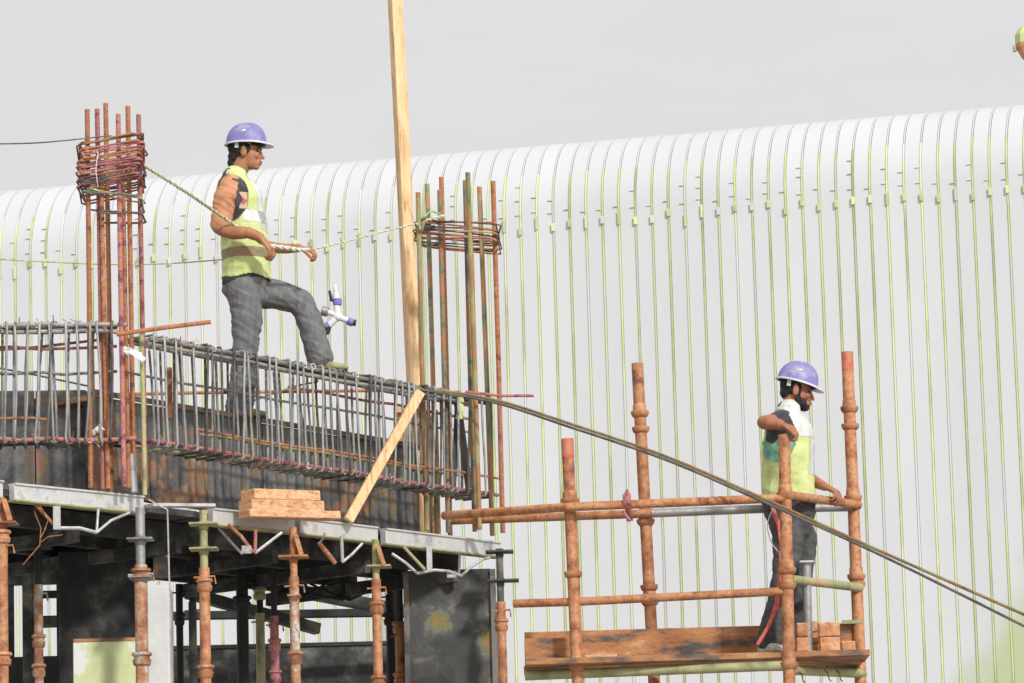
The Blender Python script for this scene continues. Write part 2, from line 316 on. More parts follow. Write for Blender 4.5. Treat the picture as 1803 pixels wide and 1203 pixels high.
# ------------------------------------------------------------------ column rebar groups
def bars(root, rows, Yf, m, y_bot, r=.0145, zb=None):
    """rows: (px_top, py_top, px_mid, py_mid, depth offset, material)"""
    for (xt, yt, xb, yb, dy, mm) in rows:
        a = P(xt, yt, Yf+dy); b = P(xb, yb, Yf+dy); d = (b-a)/(b-a).z      # per unit z
        z0 = zb; p0 = a + d*(z0-a.z)
        mid = p0.lerp(a, .5) + Vector((random.uniform(-.004, .004), random.uniform(-.01, .01), 0))
        mb = MB().tube([p0, mid, a], r, 8, rib=.07, pitch=.02)
        obj('rebar', mb, mm, root)
c1 = thing('column_rebar', 'bundle of tall rusty starter bars with thick coil of ties, left column', 'rebar', P(200, 865, 25.0))
rr, rp, ro, dk = M['rust'], M['rustp'], M['rust2'], M['darkbar']
bars(c1, [(153.5,193,157,570,-.10,rr),(171,192,177,570,-.04,rp),(178,300,184,570,-.06,rr),(186,182,192,570,.14,rr),(208,201,214,570,-.12,rp),
          (216,300,221,570,-.06,rr),(225,187,231,570,.10,rr),(244,202,251,570,.02,rp)], 25.0, None, 860, r=.0148, zb=5.10)
ol = mat('olive_grey_bar', [(.36,(.13,.12,.11)),(.45,(.22,.21,.17)),(.5,(.31,.32,.16)),(.55,(.44,.21,.10)),(.62,(.50,.27,.15))], 6, .75, 0, .4, vary=.2)
c2 = thing('column_rebar', 'cage of olive and orange starter bars with loose tie rings, right column', 'rebar', P(805, 950, 27.6))
bars(c2, [(736,339,745,677,-.22,ro),(752,324,762,677,.05,ol),(777,312,786,677,.16,rr),(774,335,783,677,-.1,ol),(819,318,829,677,-.1,ol),
          (823.5,304,836,677,-.2,ro),(844,329,857,677,.14,ro),(868,319,878,677,0,rr)], 27.6, None, 945, r=.0162, zb=5.11)
for x, m_ in ((250, M['tubeo']), (238, M['wirew'])):
    pass
def ring(cx, cy, Y, hw, hd, tilt, m, name, root, r=.0055, rot=0, slope=0, ends=True):
    c = P(cx, cy, Y); pts = []
    cs = [(-1,-1),(1,-1),(1,1),(-1,1)]
    for k in range(4):
        x0, y0 = cs[k]; x1, y1 = cs[(k+1) % 4]
        for t in (.06, .35, .65, .94):
            x = x0+(x1-x0)*t; y = y0+(y1-y0)*t
            X = x*hw*math.cos(rot)-y*hd*math.sin(rot); Yy = x*hw*math.sin(rot)+y*hd*math.cos(rot)
            pts.append(c+Vector((X, Yy, slope*X+tilt*Yy+random.uniform(-.003, .003))))
    if ends: pts = pts+[pts[0]+Vector((.01, .0, .01)), pts[0]+Vector((.05, .05, .02))]
    obj(name, MB().tube(pts, r, 6, closed=not ends), m, root)
for i in range(19):
    y = 256+i*4.3+random.uniform(-1.5, 1.5)
    ring(196+random.uniform(-4, 4), y, 25.0, .182+random.uniform(-.012, .012), .17, random.uniform(-.14, .0), random.choice([rp, rp, rp, rr, dk]), 'tie_ring', c1, r=.006, slope=.16+random.uniform(-.05, .05)+(.05 if i > 16 else 0), rot=random.uniform(-.1, .1))
ring(200, 357, 25.0, .17, .17, -.12, M['greybar'], 'tie_ring', c1, r=.0065, slope=-.10)
ring(205, 345, 25.0, .16, .16, .10, M['ropey'], 'tie_ring', c1, r=.005, slope=-.22)
ring(215, 384, 25.0, .13, .15, .0, dk, 'tie_ring', c1, r=.0065, slope=-.03)
for i in range(10):
    y = 404+i*2.6+random.uniform(-1.5, 1.5)
    ring(806+random.uniform(-3, 3), y, 27.6, .262+random.uniform(-.02, .01), .2, random.uniform(-.08, 0), random.choice([rp, rr, dk, ro, dk]), 'tie_ring', c2, r=.0055, slope=-.09-(.05 if i > 6 else 0)+random.uniform(-.03, .03), rot=random.uniform(-.12, .12))
# wire that binds the coil
single('binding_wire', MB().tube([P(171,266,24.8),P(173,272,24.78),P(170,285,24.76),P(169,300,24.76),P(171,320,24.78),P(173,330,24.8)], .0035, 6), M['wirew'], 'thin pale wire looped down the coil of ties on left column', 'wire')

# ------------------------------------------------------------------ beam cages
ZT, ZB = 6.06, 5.37
a0 = PZ(-110, 790, ZB); a0 = Vector((a0.x, 24.86, 0)); a1 = P(207, 600, 25.0); a1.z = 0
b0 = P(240, 600, 25.08); b0.z = 0; b1 = P(850, 690, 27.9); b1.z = 0
def cage(name, label, p0, p1, wd, spacing, mats, extra, ZT=6.06):
    root = thing(name, label, 'rebar cage', Vector((p0.x, p0.y, ZB)))
    d = (p1-p0); L = d.length; d.normalize(); n = Vector((d.y, -d.x, 0))    # n towards camera
    def w2(s, side, z): return Vector((p0.x, p0.y, 0)) + d*s + n*side + Vector((0, 0, z))
    n_st = int(L/spacing); variants = []
    for q in range(3):
        j = lambda: random.uniform(-.006, .006)
        h = wd/2; pts = []
        c = [(-h, ZB), (h, ZB), (h, ZT), (-h, ZT)]
        for k in range(4):
            s0, z0 = c[k]; s1, z1 = c[(k+1) % 4]
            for t in (.03, .33, .66, .97):
                pts.append(d*j() + n*(s0+(s1-s0)*t) + Vector((0, 0, z0+(z1-z0)*t - ZB)))
        pts += [pts[0]+Vector((0, 0, .004)), pts[0]+n*.03+Vector((0, 0, .06))]
        variants.append(pts)
    mm = []
    for q, pts in enumerate(variants):
        for m_ in mats:
            mb = MB().tube(pts, .0078, 6); mm.append(mesh_of('stirrup', mb.v, mb.f, m_))
    for i in range(n_st):
        o = bpy.data.objects.new('stirrup', random.choice(mm)); S.collection.objects.link(o); o.parent = root
        o.location = d*(i*spacing+spacing/2+random.uniform(-.014, .014)); o.rotation_euler = (random.uniform(-.025, .025), random.uniform(-.045, .045), random.uniform(-.1, .1))
    for (side, z, s0, s1, r, m_) in extra:
        pts = [w2(s0+(s1-s0)*t, side+random.uniform(-.009, .009), z+random.uniform(-.009, .009)) for t in (0, .14, .3, .42, .57, .7, .85, 1)]
        obj('long_bar', MB().tube(pts, r, 8, rib=.05, pitch=.024), m_, root)
    kms = []
    for q in range(3):
        kb = MB().tube([Vector((math.cos(a)*.017+random.uniform(-.003,.003), random.uniform(-.006,.006)+.004*k, math.sin(a)*.017)) for k, a in enumerate([i*.9 for i in range(9)])]+[Vector((.02, 0, .035+.01*q))], .0032, 5)
        kms.append(mesh_of('tie_knot', kb.v, kb.f, (M['wirew'], M['tubeo'], M['rustp'])[q]))
    for i in range(n_st):
        for (sd_, z_) in ((wd/2-.01, ZT-.015), (wd/2-.01, ZB+.015)):
            if random.random() < .75:
                o = bpy.data.objects.new('tie_knot', random.choice(kms)); S.collection.objects.link(o); o.parent = root
                o.location = d*(i*spacing+spacing/2)+n*sd_+Vector((0, 0, z_-ZB)); o.rotation_euler = (random.uniform(-.5,.5), random.uniform(0, 6), random.uniform(-1, 1))
    return root, w2, L
gb, db = M['greybar'], M['darkbar']
LL = (a1-a0).length; LR = (b1-b0).length
cage('beam_cage', 'left grey rebar beam cage with upright stirrups running to the left column', a0, a1, .25, .062, [gb, gb, db],
     [(.10, 6.09-.02, 0, LL+.05, .0125, gb), (.03, 6.09-.02, 0, LL, .0125, db), (-.04, 6.09-.02, 0, LL, .0125, gb), (-.10, 6.09-.02, 0, LL, .0125, db), (.09, 6.09-.055, 0, LL, .0125, gb),
      (.10, ZB+.02, 0, LL+.1, .0125, M['rustp']), (.03, ZB+.02, 0, LL, .012, db), (-.05, ZB+.02, 0, LL, .012, db), (-.10, ZB+.02, 0, LL, .012, db),
      (-.11, 6.09-.27, 0, LL, .009, gb), (.115, ZB+.14, 0, LL*.62, .009, rr), (-.10, 6.09-.12, 0, LL, .009, rp)], 6.09)
cage('beam_cage', 'right grey rebar beam cage descending to the right column below the standing worker', b0, b1, .25, .088, [gb, gb, gb, db],
     [(.10, 6.03-.02, 0, LR, .0125, gb), (.05, 6.03-.02, .1, LR, .0125, db), (0, 6.03-.02, 0, LR-.1, .0125, gb), (-.05, 6.03-.02, 0, LR, .0125, db), (-.10, 6.03-.02, 0, LR, .0125, gb), (.095, 6.03-.06, 0, LR*.9, .012, gb),
      (.10, ZB+.02, 0, LR, .0125, rp), (.04, ZB+.02, 0, LR, .012, db), (-.03, ZB+.02, 0, LR, .012, db), (-.10, ZB+.02, 0, LR, .012, M['rust2']),
      (-.115, 6.03-.20, 0, LR, .008, gb), (.112, ZB+.13, LR*.12, LR, .0085, rr), (-.112, ZB+.16, LR*.2, LR, .008, ro), (-.1, 6.03-.11, LR*.45, LR, .009, rp)], 6.03)
dR = (b1-b0).normalized(); nR = Vector((dR.y, -dR.x, 0))
def onR(s, side, z): return Vector((b0.x, b0.y, 0))+dR*s+nR*side+Vector((0, 0, z))
# stub bars that stick out
single('stub_bar', MB().tube([P(205, 589, 24.8), P(290, 577, 24.8), P(371, 567, 24.8)], .0135, 8, rib=.06), rr, 'rusty bar end sticking out to the right from left column at cage top', 'bar')
single('stub_bar', MB().tube([P(820, 690, 27.3), P(880, 697, 27.3), P(940, 697, 27.3)], .0095, 8, rib=.06), rp, 'short dark red bar poking out right of the right column', 'bar')
single('tie_rod', MB().tube([P(112, 697, 25.75), P(330, 692, 26.3), P(560, 689, 27.1), P(735, 687, 27.7)], .011, 8), M['rust'], 'long orange rod lying level behind both beam cages', 'bar')
single('slanting_bar', MB().tube([P(-30, 618, 25.2), P(60, 612, 25.15), P(180, 598, 25.1)], .0085, 6), rp, 'thin purple red bar rising through the top of left cage', 'bar')
single('slanting_bar', MB().tube([P(-30, 643, 25.3), P(60, 660, 25.3), P(165, 682, 25.3)], .006, 6), gb, 'thin grey bar dropping rightwards across the inside of left cage', 'bar')
single('slanting_bar', MB().tube([P(440, 708, 26.5), P(490, 690, 26.6), P(520, 680, 26.7), P(560, 672, 26.75)], .006, 6), gb, 'thin bent grey bar inside right cage beside the worker leg', 'bar')
single('slanting_bar', MB().tube([P(525, 690, 27.0), P(530, 725, 27.0), P(535, 752, 27.0)], .0075, 6), rr, 'short orange bar leaning inside right cage under the raised foot', 'bar')

# ------------------------------------------------------------------ side formwork behind the cages, walkway
def upright_panels(root, p0, p1, z0, z1, n, th, mats, name='panel'):
    p0 = Vector((p0.x, p0.y, 0)); p1 = Vector((p1.x, p1.y, 0)); d = (p1-p0); L = d.length; d.normalize(); nn = Vector((d.y, -d.x, 0))
    for i in range(n):
        s0 = L*i/n+.003; s1 = L*(i+1)/n-.003; zz = z1+random.uniform(-.008, .008)
        mb = MB().box(p0+d*((s0+s1)/2)+nn*random.uniform(-.004, .004)+Vector((0, 0, (z0+zz)/2)), ((s1-s0)/2, th/2, (zz-z0)/2), (d, nn, Vector((0,0,1))), .003)
        obj(name, mb, mats[i % len(mats)], root, smooth=False)
# boundaries of the deck edge (line of the header beams), in plan
H = [PZ(-60, 838, 5.08), PZ(255, 872, 5.08), PZ(375, 893, 5.08), PZ(885, 953, 5.08)]
for q in H: q.z = 0
sf1 = thing('side_formwork', 'dark stained side shutter panels standing behind the left cage', 'formwork', P(0, 850, 25.5))
pL0 = P(-120, 690, 25.42); pL1 = P(152, 700, 25.5)
upright_panels(sf1, pL0, pL1, 5.12, 5.79, 3, .02, [M['ply']], 'shutter_panel')
_b0 = Vector((pL0.x, pL0.y+.035, 5.44)); _b1 = Vector((pL1.x+.12, pL1.y+.035, 5.44)); obj('backing', MB().beam(_b0, _b1, .02, .6), M['dark'], sf1, smooth=False)
sf2 = thing('side_formwork', 'long weathered side shutter behind the right cage, worker stands on its top', 'formwork', P(250, 850, 25.6))
s0 = onR(-.02, -.36, 0); s1 = onR(LR-.26, -.36, 0)
upright_panels(sf2, s0, s1, 5.44, 5.72, 4, .02, [M['ply']], 'shutter_panel')
upright_panels(sf2, s0, s1, 5.12, 5.43, 6, .024, [M['plyr'], M['plyr'], M['ply'], M['ply'], M['plyr'], M['ply']], 'lower_panel')
obj('backing', MB().beam(s0-nR*.03+Vector((0,0,5.40)), s1-nR*.03+Vector((0,0,5.40)), .02, .56), M['dark'], sf2, smooth=False)
wk = thing('walkway', 'narrow plank walkway hidden behind the side shutter under the worker', 'walkway', (s0+s1)/2+Vector((0,0,5.7)))
for k in range(3):
    off = nR*(-.115-.17*k); m_ = MB().beam(s0+off+Vector((0,0,5.70)), s1+off+Vector((0,0,5.70)), .16, .036, bev=.004); obj('plank', m_, M['brown'], wk, smooth=False)
for k in range(5):
    c = s0.lerp(s1, .1+.2*k)+nR*(-.28); obj('walkway_post', MB().box((c.x, c.y, 5.4), (.03, .03, .275)), M['timber'], wk)
# battens on the top edge of shutter
tb = MB().beam(s0+nR*.022+Vector((0,0,5.735)), s1+nR*.022+Vector((0,0,5.735)), .02, .03)
obj('top_batten', tb, M['plyr'], sf2, smooth=False)
sl = MB().box(P(138, 775, 25.62), (.055, .02, .30)); single('slot_shade_sheet', sl, M['dark'], 'dark upright sheet added as the shade in the open slot left of the left column', 'board', smooth=False)  # the slot is open; this added dark sheet stands in for its shade
single('steel_stub', MB().box(P(298, 690, 25.7)+Vector((0,0,-.01)), (.018, .018, .16), bev=.004), M['rust'], 'short square orange post standing behind the right cage near left column', 'post')

# ------------------------------------------------------------------ formwork deck: sheets, joists
dk_root = thing('formwork_deck', 'dark formwork deck of sheets and joists carried on props', 'formwork', Vector((H[2].x, H[2].y, 4.98)))
hd = (H[3]-H[2]).normalized(); hn = Vector((-hd.y, hd.x, 0))          # hn away from camera
def onH(s, b_, z): return Vector((H[2].x, H[2].y, 0))+hd*s+hn*b_+Vector((0, 0, z))
LH = (H[3]-H[2]).length
for i in range(-5, 4):
    for j in range(2):
        s0_ = i*.68+LH-4*.68+.01; 
        mb = MB().box(onH(s0_+.335, .12+.9*j+.445, 5.045+random.uniform(-.002,.002)), (.334, .444, .02), (hd, hn, Vector((0,0,1))))
        obj('deck_sheet', mb, M['dark'], dk_root, smooth=False)
for j in range(4):
    obj('joist', MB().beam(onH(LH-5.9, .35+.46*j, 4.955), onH(LH-.06, .35+.46*j, 4.955), .06, .13, bev=.004), M['dark'], dk_root, smooth=False)
for i in range(7):
    obj('bearer', MB().beam(onH(LH-.3-.85*i, .15, 4.845), onH(LH-.3-.85*i, 1.85, 4.845), .05, .085, bev=.004), M['dark'], dk_root, smooth=False)

# header beams
def header(px0, py0, px1, py1, label, th=.108, dep=.075):
    a = PZ(px0, py0, 5.08); b = PZ(px1, py1, 5.08); zc = 5.08-th/2
    r = thing('header_beam', label, 'beam', Vector((a.x, a.y, 5.08-th)), 'pale header beams along the deck edge')
    d = (b-a).normalized(); n = Vector((d.y, -d.x, 0)); up = Vector((0,0,1))
    a2 = a+up*(zc-5.08)-n*dep/2; b2 = b+up*(zc-5.08)-n*dep/2
    obj('web', MB().beam(a2, b2, dep*.7, th-.012, bev=.004), M['header'], r, smooth=False)
    obj('top_flange', MB().beam(a2+up*(th/2-.006), b2+up*(th/2-.006), dep, .012, bev=.002), M['header'], r, smooth=False)
    obj('bottom_flange', MB().beam(a2-up*(th/2-.006), b2-up*(th/2-.006), dep, .012, bev=.002), M['tubeo'], r, smooth=False)
    return r
header(-70, 838, 8, 846, 'pale header beam cut off by the left photo edge')
header(28, 850, 256, 873, 'pale header beam below the left cage and left column')
header(378, 894, 522, 909.5, 'pale header beam carrying the stack of planks')
header(531, 911, 668, 927.5, 'pale header beam under the foot of the orange brace')
header(682, 929.5, 884, 954, 'pale mottled header beam under the right column')
# capping strip between first two headers
single('edge_plate', MB().beam(PZ(262, 890, 5.03), PZ(372, 891, 5.06), .09, .02, bev=.003), M['header'], 'thin pale plate bridging the gap between the two runs of header beams', 'plate', smooth=False)

# sag brackets below headers
def bracket(label, segs, r=.011, Y=None, plates=()):
    pts = [p for s in segs for p in s[0]]
    c = sum((P(p[0], p[1], p[2]) for p in pts), Vector())/len(pts)
    t = thing('truss_bracket', label, 'bracket', c, 'bent rod brackets hanging under the headers')
    for (pp, rr_, m_) in segs:
        obj('rod', MB().tube([P(*q) for q in pp], rr_, 8), m_, t)
    for (px, py, Yy, w_, h_) in plates:
        obj('gusset', MB().box(P(px, py, Yy), (w_, .006, h_), bev=.002), M['bracket'], t, smooth=False)
bk = M['bracket']
bracket('bent rod bracket under the header below the left column',
    [([(62,888,24.6),(80,908,24.62),(100,930,24.65)], .010, M['rust']), ([(100,930,24.65),(140,930,24.7),(170,938,24.75)], .011, bk), ([(173,897,24.8),(170,938,24.75)], .008, bk), ([(170,938,24.75),(195,917,24.82),(228,903,24.9)], .009, bk)], plates=[(100,912,24.62,.022,.07)])
bracket('bent rod bracket under the plank stack header',
    [([(402,924,25.75),(425,945,25.78),(445,972,25.82)], .011, M['rust']), ([(450,932,25.8),(449,974,25.82)], .011, M['rustp']), ([(449,974,25.82),(470,958,25.85),(496,938,25.9)], .010, bk), ([(385,930,25.95),(410,958,25.97),(427,976,25.99)], .009, bk)], plates=[(434,968,25.8,.03,.025)])
bracket('bent rod bracket under the header at the foot of the brace',
    [([(562,957,26.15),(578,976,26.17),(590,992,26.2)], .015, M['rust']), ([(601,944,26.2),(603,990,26.22)], .011, bk), ([(603,990,26.22),(620,976,26.26),(638,957,26.3)], .009, bk), ([(572,938,26.1),(568,950,26.12),(560,958,26.15)], .006, bk)])
bracket('wide bent rod bracket under the header of the right column',
    [([(710,962,26.75),(730,984,26.78),(748,1003,26.8)], .010, M['tubeo']), ([(690,975,26.9),(715,992,26.92),(735,1010,26.95)], .010, bk), ([(735,1010,26.9),(765,1004,26.92),(790,1006,26.95),(812,1014,27.0)], .010, bk), ([(810,972,27.0),(808,1012,27.02)], .009, bk), ([(812,1014,27.02),(830,998,27.08),(850,985,27.12),(862,982,27.16)], .009, bk)], plates=[(756,984,26.8,.018,.08), (795,1012,26.97,.03,.02)])

# ------------------------------------------------------------------ props
def prop(px, py, Y, ztop, label, cups, mats, r=.034, plate=None, lean=0, thin_to=None, base_z=0.0):
    c = P(px, py, Y); t = thing('steel_prop', label, 'prop', (c.x, c.y, base_z), 'steel props holding the formwork deck')
    top = Vector((c.x, c.y, ztop))
    zs = P(px, thin_to, Y).z if thin_to else ztop-.02
    if thin_to: obj('inner_tube', MB().tube([(c.x, c.y, zs-.1), top], r*.74, 14), mats[1], t)
    obj('outer_tube', MB().tube([(c.x, c.y, base_z+.01), (c.x, c.y, zs)], r, 14), mats[0], t)
    obj('foot_plate', MB().box((c.x, c.y, base_z+.006), (.08, .08, .006)), mats[0], t)
    for cy in cups:
        z = P(px, cy, Y).z
        obj('collar', MB().lathe((c.x, c.y, z), [(r+.001, -.045), (r*1.35, -.035), (r*1.45, -.005), (r*1.2, .0), (r*1.25, .012), (r*1.6, .02), (r*1.5, .035), (r+.001, .04)], n=18), mats[0], t)
    zp_ = zs-.06
    obj('pin', MB().tube([(c.x-r*1.9, c.y-r*.6, zp_), (c.x+r*1.9, c.y-r*.6, zp_+.006), (c.x+r*2.1, c.y-r*.6, zp_-.04)], .006, 6), mats[0], t)
    for q in (plate or []):
        z = P(px, q[0], Y).z
        obj('bearing_plate', MB().box((c.x+q[2] if len(q) > 2 else c.x, c.y, z), (q[1], .07, .006), bev=.002).lathe((c.x, c.y, z), [(r*.9, -.03), (r*.9, .02)], n=12), mats[1], t)
    return t
T, TO, TG, TC = M['tube'], M['tubeo'], M['tubeg'], M['tubec']
prop(3, 1000, 24.35, 4.98, 'rusty prop at the left photo edge', [945, 1160], (T, T), r=.036, plate=[(922, .09)], thin_to=945)
prop(68, 1100, 25.6, 4.9, 'thin rusty prop in front of bright gaps at far left', [1128, 1180], (TC, M['dshade']), r=.028, plate=[(965, .08)], thin_to=1030)
prop(249, 1100, 24.85, 4.97, 'rusty prop with pale head under the left column', [1012, 1160], (TC, TG), r=.038, plate=[(950, .075), (1017, .07)], thin_to=995)
prop(361, 1100, 25.42, 5.02, 'rusty olive prop right of the hanging strap', [1030, 1182], (T, TO), r=.033, plate=[(923, .085), (967, .085)], thin_to=1000)
prop(519, 1100, 25.95, 4.97, 'rusty prop under the front of the plank stack', [1158], (TC, T), r=.031, plate=[(981, .09), (1050, .04)], thin_to=1016)
prop(664, 1100, 26.5, 4.95, 'rusty olive prop below the gap left of the mottled header', [1070, 1200], (T, TO), r=.030, plate=[(998, .075, .02)], thin_to=1020)
prop(883, 1100, 27.4, 4.98, 'rusty prop with grey jack head at the deck corner', [1100], (T, M['dcol']), r=.030, plate=[(972, .09), (1023, .1, .02)], thin_to=1060)
prop(705, 1150, 28.2, 4.9, 'darker rusty prop beside the stained column panel', [1105, 1195], (T, M['dcol']), r=.034, plate=[(1005, .06)], thin_to=1105)
prop(459, 1150, 28.0, 4.9, 'olive and rust prop far back in the dark bay', [1045], (TO, M['dshade']), r=.030, thin_to=1080)
prop(484, 1150, 27.4, 4.9, 'slim dark red prop behind the plank stack prop', [1135, 1190], (M['rustp'], M['dshade']), r=.028, thin_to=1085)
prop(340, 1150, 27.0, 4.9, 'slim dark prop just left of the olive prop', [1040, 1165], (M['dcol'], M['dshade']), r=.026, thin_to=1060)
prop(428, 1150, 27.6, 4.9, 'black prop between the bright openings', [1060], (M['dshade'], M['dshade']), r=.04)
prop(690, 1150, 28.6, 4.9, 'black prop in shade beside the darker rusty prop', [1090], (M['dshade'], M['dshade']), r=.036)
prop(317, 1150, 28.0, 4.9, 'thin black prop right of the pale column', [1090], (M['dshade'], M['dshade']), r=.024)
# inclined head brackets at junctions
for (x, y0_, y1_, Y, lab) in ((12, 880, 918, 24.3, 'leftmost'), (525, 942, 978, 25.92, 'middle'), (670, 962, 996, 26.45, 'right')):
    single('head_fork', MB().beam(P(x-5, y0_, Y), P(x+6, y1_, Y), .055, .03, bev=.004), T, lab+' orange forked prop head under a joint of the headers', 'prop head', smooth=False)
# hanging strap
single('hanging_strap', MB().beam(P(295, 897, 25.1), P(301, 1127, 25.1), .02, .008).beam(P(294, 897, 25.12), P(262, 880, 25.12), .02, .008), M['bracket'], 'thin galvanised strap hanging beside the pale column', 'strap', smooth=False)
# loops of binding wire under left header
single('wire_tangle', MB().tube([P(70,950,24.6),P(78,935,24.6),P(85,915,24.6),P(70,890,24.6),P(60,900,24.62),P(72,930,24.6),P(70,960,24.6),P(40,995,24.6)], .0035, 5).tube([P(72,955,24.6),P(85,945,24.6),P(110,942,24.6)], .003, 5), M['rust'], 'tangle of tie wire under the header at the left', 'wire')

# ------------------------------------------------------------------ concrete, panels under the deck
def col_box(name, label, cat, px0, px1, Y, ztop, depth, m, z0=0, n=1, pname='panel', bev=.01):
    a = P(px0, 1100, Y); b = P(px1, 1100, Y); r = thing(name, label, cat, ((a.x+b.x)/2, Y+depth/2, z0))
    hs_ = (ztop-z0)/n
    for k in range(n):
        obj(pname, MB().box(((a.x+b.x)/2, Y+depth/2, z0+hs_*(k+.5)), ((b.x-a.x)/2, depth/2, hs_/2-.003), bev=bev), m, r, smooth=False)
    return r
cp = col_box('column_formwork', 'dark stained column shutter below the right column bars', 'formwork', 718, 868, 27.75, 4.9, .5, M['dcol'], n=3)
for dx in (-.29, .29):
    c = P(793, 1100, 27.72); obj('edge_channel', MB().box((c.x+dx*.98, 27.735, 2.45), (.018, .012, 2.44)), M['ply'], cp, smooth=False)
single('silver_post', MB().box(P(869, 1110, 27.5)+Vector((0,0,-2.0)), (.013, .02, 2.35), bev=.004), M['conc'], 'slender pale post between stained column shutter and corner prop', 'post', smooth=False)
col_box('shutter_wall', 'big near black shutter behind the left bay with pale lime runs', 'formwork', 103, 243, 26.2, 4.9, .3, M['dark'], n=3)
col_box('pale_column', 'smooth pale grey column between left prop and hanging strap', 'column', 258, 298, 25.6, P(280,1030,25.6).z, .3, M['conc'])
pb = MB().box(P(188, 1260, 25.3), (.195, .012, P(188,1130,25.3).z-P(188,1260,25.3).z), bev=.004)
pbt = thing('leaning_board', 'pale yellow stained board standing in front of the black shutter', 'board', P(188, 1380, 25.3))
obj('board', pb, M['lime_ply'], pbt, smooth=False)
obj('top_edge', MB().box(P(188, 1127, 25.3), (.197, .014, .010)), M['brown'], pbt, smooth=False)
single('hanging_sheet', MB().box(P(284, 955, 25.9), (.05, .01, .22)), M['plyr'], 'narrow stained orange and pink ply strip behind the hanging strap', 'board', smooth=False)
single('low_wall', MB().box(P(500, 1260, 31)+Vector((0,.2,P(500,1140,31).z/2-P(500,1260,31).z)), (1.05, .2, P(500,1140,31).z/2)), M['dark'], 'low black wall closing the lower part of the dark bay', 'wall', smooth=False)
def dbeam(x0,y0,x1,y1,Y0,Y1,h,lab,m=None,name='dark_beam',cat='beam'):
    single(name, MB().beam(P(x0,y0,Y0), P(x1,y1,Y1), .08, h, bev=.004), m or M['dshade'], lab, cat, smooth=False)
dbeam(300,1085,730,1078,29.6,29.8,.055,'level black beam across the bright openings of the dark bay')
dbeam(330,1044,560,1108,28.4,28.9,.075,'dark grey beam sloping down to the right in the dark bay', M['dcol'])
dbeam(520,1040,720,1078,28.6,29.4,.08,'dark grey sloping beam behind the plank stack prop', M['dcol'])
dbeam(300,1142,720,1132,30.7,30.8,.03,'thin black rail on top of the low black wall')
xb = thing('cross_bracing', 'thin black crossed rods below the deck between two props', 'bracing', P(600, 1045, 28.3))
for (x0,y0,x1,y1) in ((535,1052,590,1018),(536,1046,605,1056),(540,1025,605,1056),(612,1052,690,1010),(612,1058,692,1022),(608,1008,608,1056)):
    obj('rod', MB().tube([P(x0,y0,28.3), P(x1,y1,28.3)], .009 if x0 != 608 else .035, 6), M['dshade'], xb)
# left lattice with bright gaps
lt = thing('shoring_tower', 'black shoring frame with bright gaps at the lower left', 'shoring', P(60, 1203, 27.4))
for (x0,x1,y0,y1) in ((-40,27,1000,1500),(40,62,1000,1500),(100,112,1000,1500),(-40,112,985,1028),(62,112,1042,1052),(60,104,1086,1104),(-40,112,1160,1500)):
    a = P(x0,y0,27.4); b = P(x1,y1,27.4); 
    obj('frame_member', MB().box((a+b)/2, ((b.x-a.x)/2, .04+.003*random.random(), (a.z-b.z)/2)), M['dark'], lt, smooth=False)
single('dark_backing', MB().box(P(60, 960, 27.6), (.45, .03, .22)), M['dark'], 'black sheet closing the top of the lower left frame', 'board', smooth=False)

# ------------------------------------------------------------------ timber
# tall pole: two faces turned towards the camera
pt = P(693, -60, 28.3); pbm = P(729, 668, 28.3); dd = (pbm-pt).normalized(); pb2 = pbm+dd*((pbm.z-5.08)/abs(dd.z))
u = Vector((math.cos(R(62)), -math.sin(R(62)), 0)); v = dd.cross(u).normalized(); u = v.cross(dd)
single('timber_pole', MB().box((pt+pb2)/2, ((pb2-pt).length/2, .036, .042), (dd, u, v), .004), M['timber'], 'very tall square pale timber pole leaning left above the site', 'pole', smooth=False)
single('timber_post', MB().box(P(764, 832, 27.85), (.03, .028, P(764,722,27.85).z-P(764,832,27.85).z), (Vector((.93,.37,0)), Vector((-.37,.93,0)), Vector((0,0,1))), .004), M['timber'], 'short upright timber post left of the right column feet', 'post', smooth=False)
single('plywood_offcut', MB().box(P(727, 755, 27.9), (.125, .015, .145), bev=.004).box(P(727, 722, 27.87), (.13, .016, .016)).box(P(727, 782, 27.87), (.13, .016, .012)), M['timbx'], 'small pale orange board panel tucked behind the top of the brace', 'board', smooth=False)
ba = P(740, 690, 26.95); bb = PZ(613, 917, 5.085)
single('timber_brace', MB().beam(ba, bb+(bb-ba)*0, .064, .035, up=(.4,-1,0), bev=.004), M['timber'], 'orange timber brace leaning diagonally against the right cage', 'brace', smooth=False)
for (x0,x1,y0,y1,dy,lab) in ((436,552,862,880,.10,'topmost pale plank of the stack on the header'),(432,560,880,905,.02,'thick middle plank with a white end in the header stack'),(430,590,898,912,-.0,'lowest longest plank of the stack on the header')):
    a = P(x0,(y0+y1)/2,25.75+dy); b = P(x1,(y0+y1)/2+4,26.15+dy)
    single('plank', MB().beam(a, b, .13, (y1-y0)/7512*25.9, bev=.004), M['timbx'], lab, 'plank', 'planks stacked on the header beam', smooth=False)

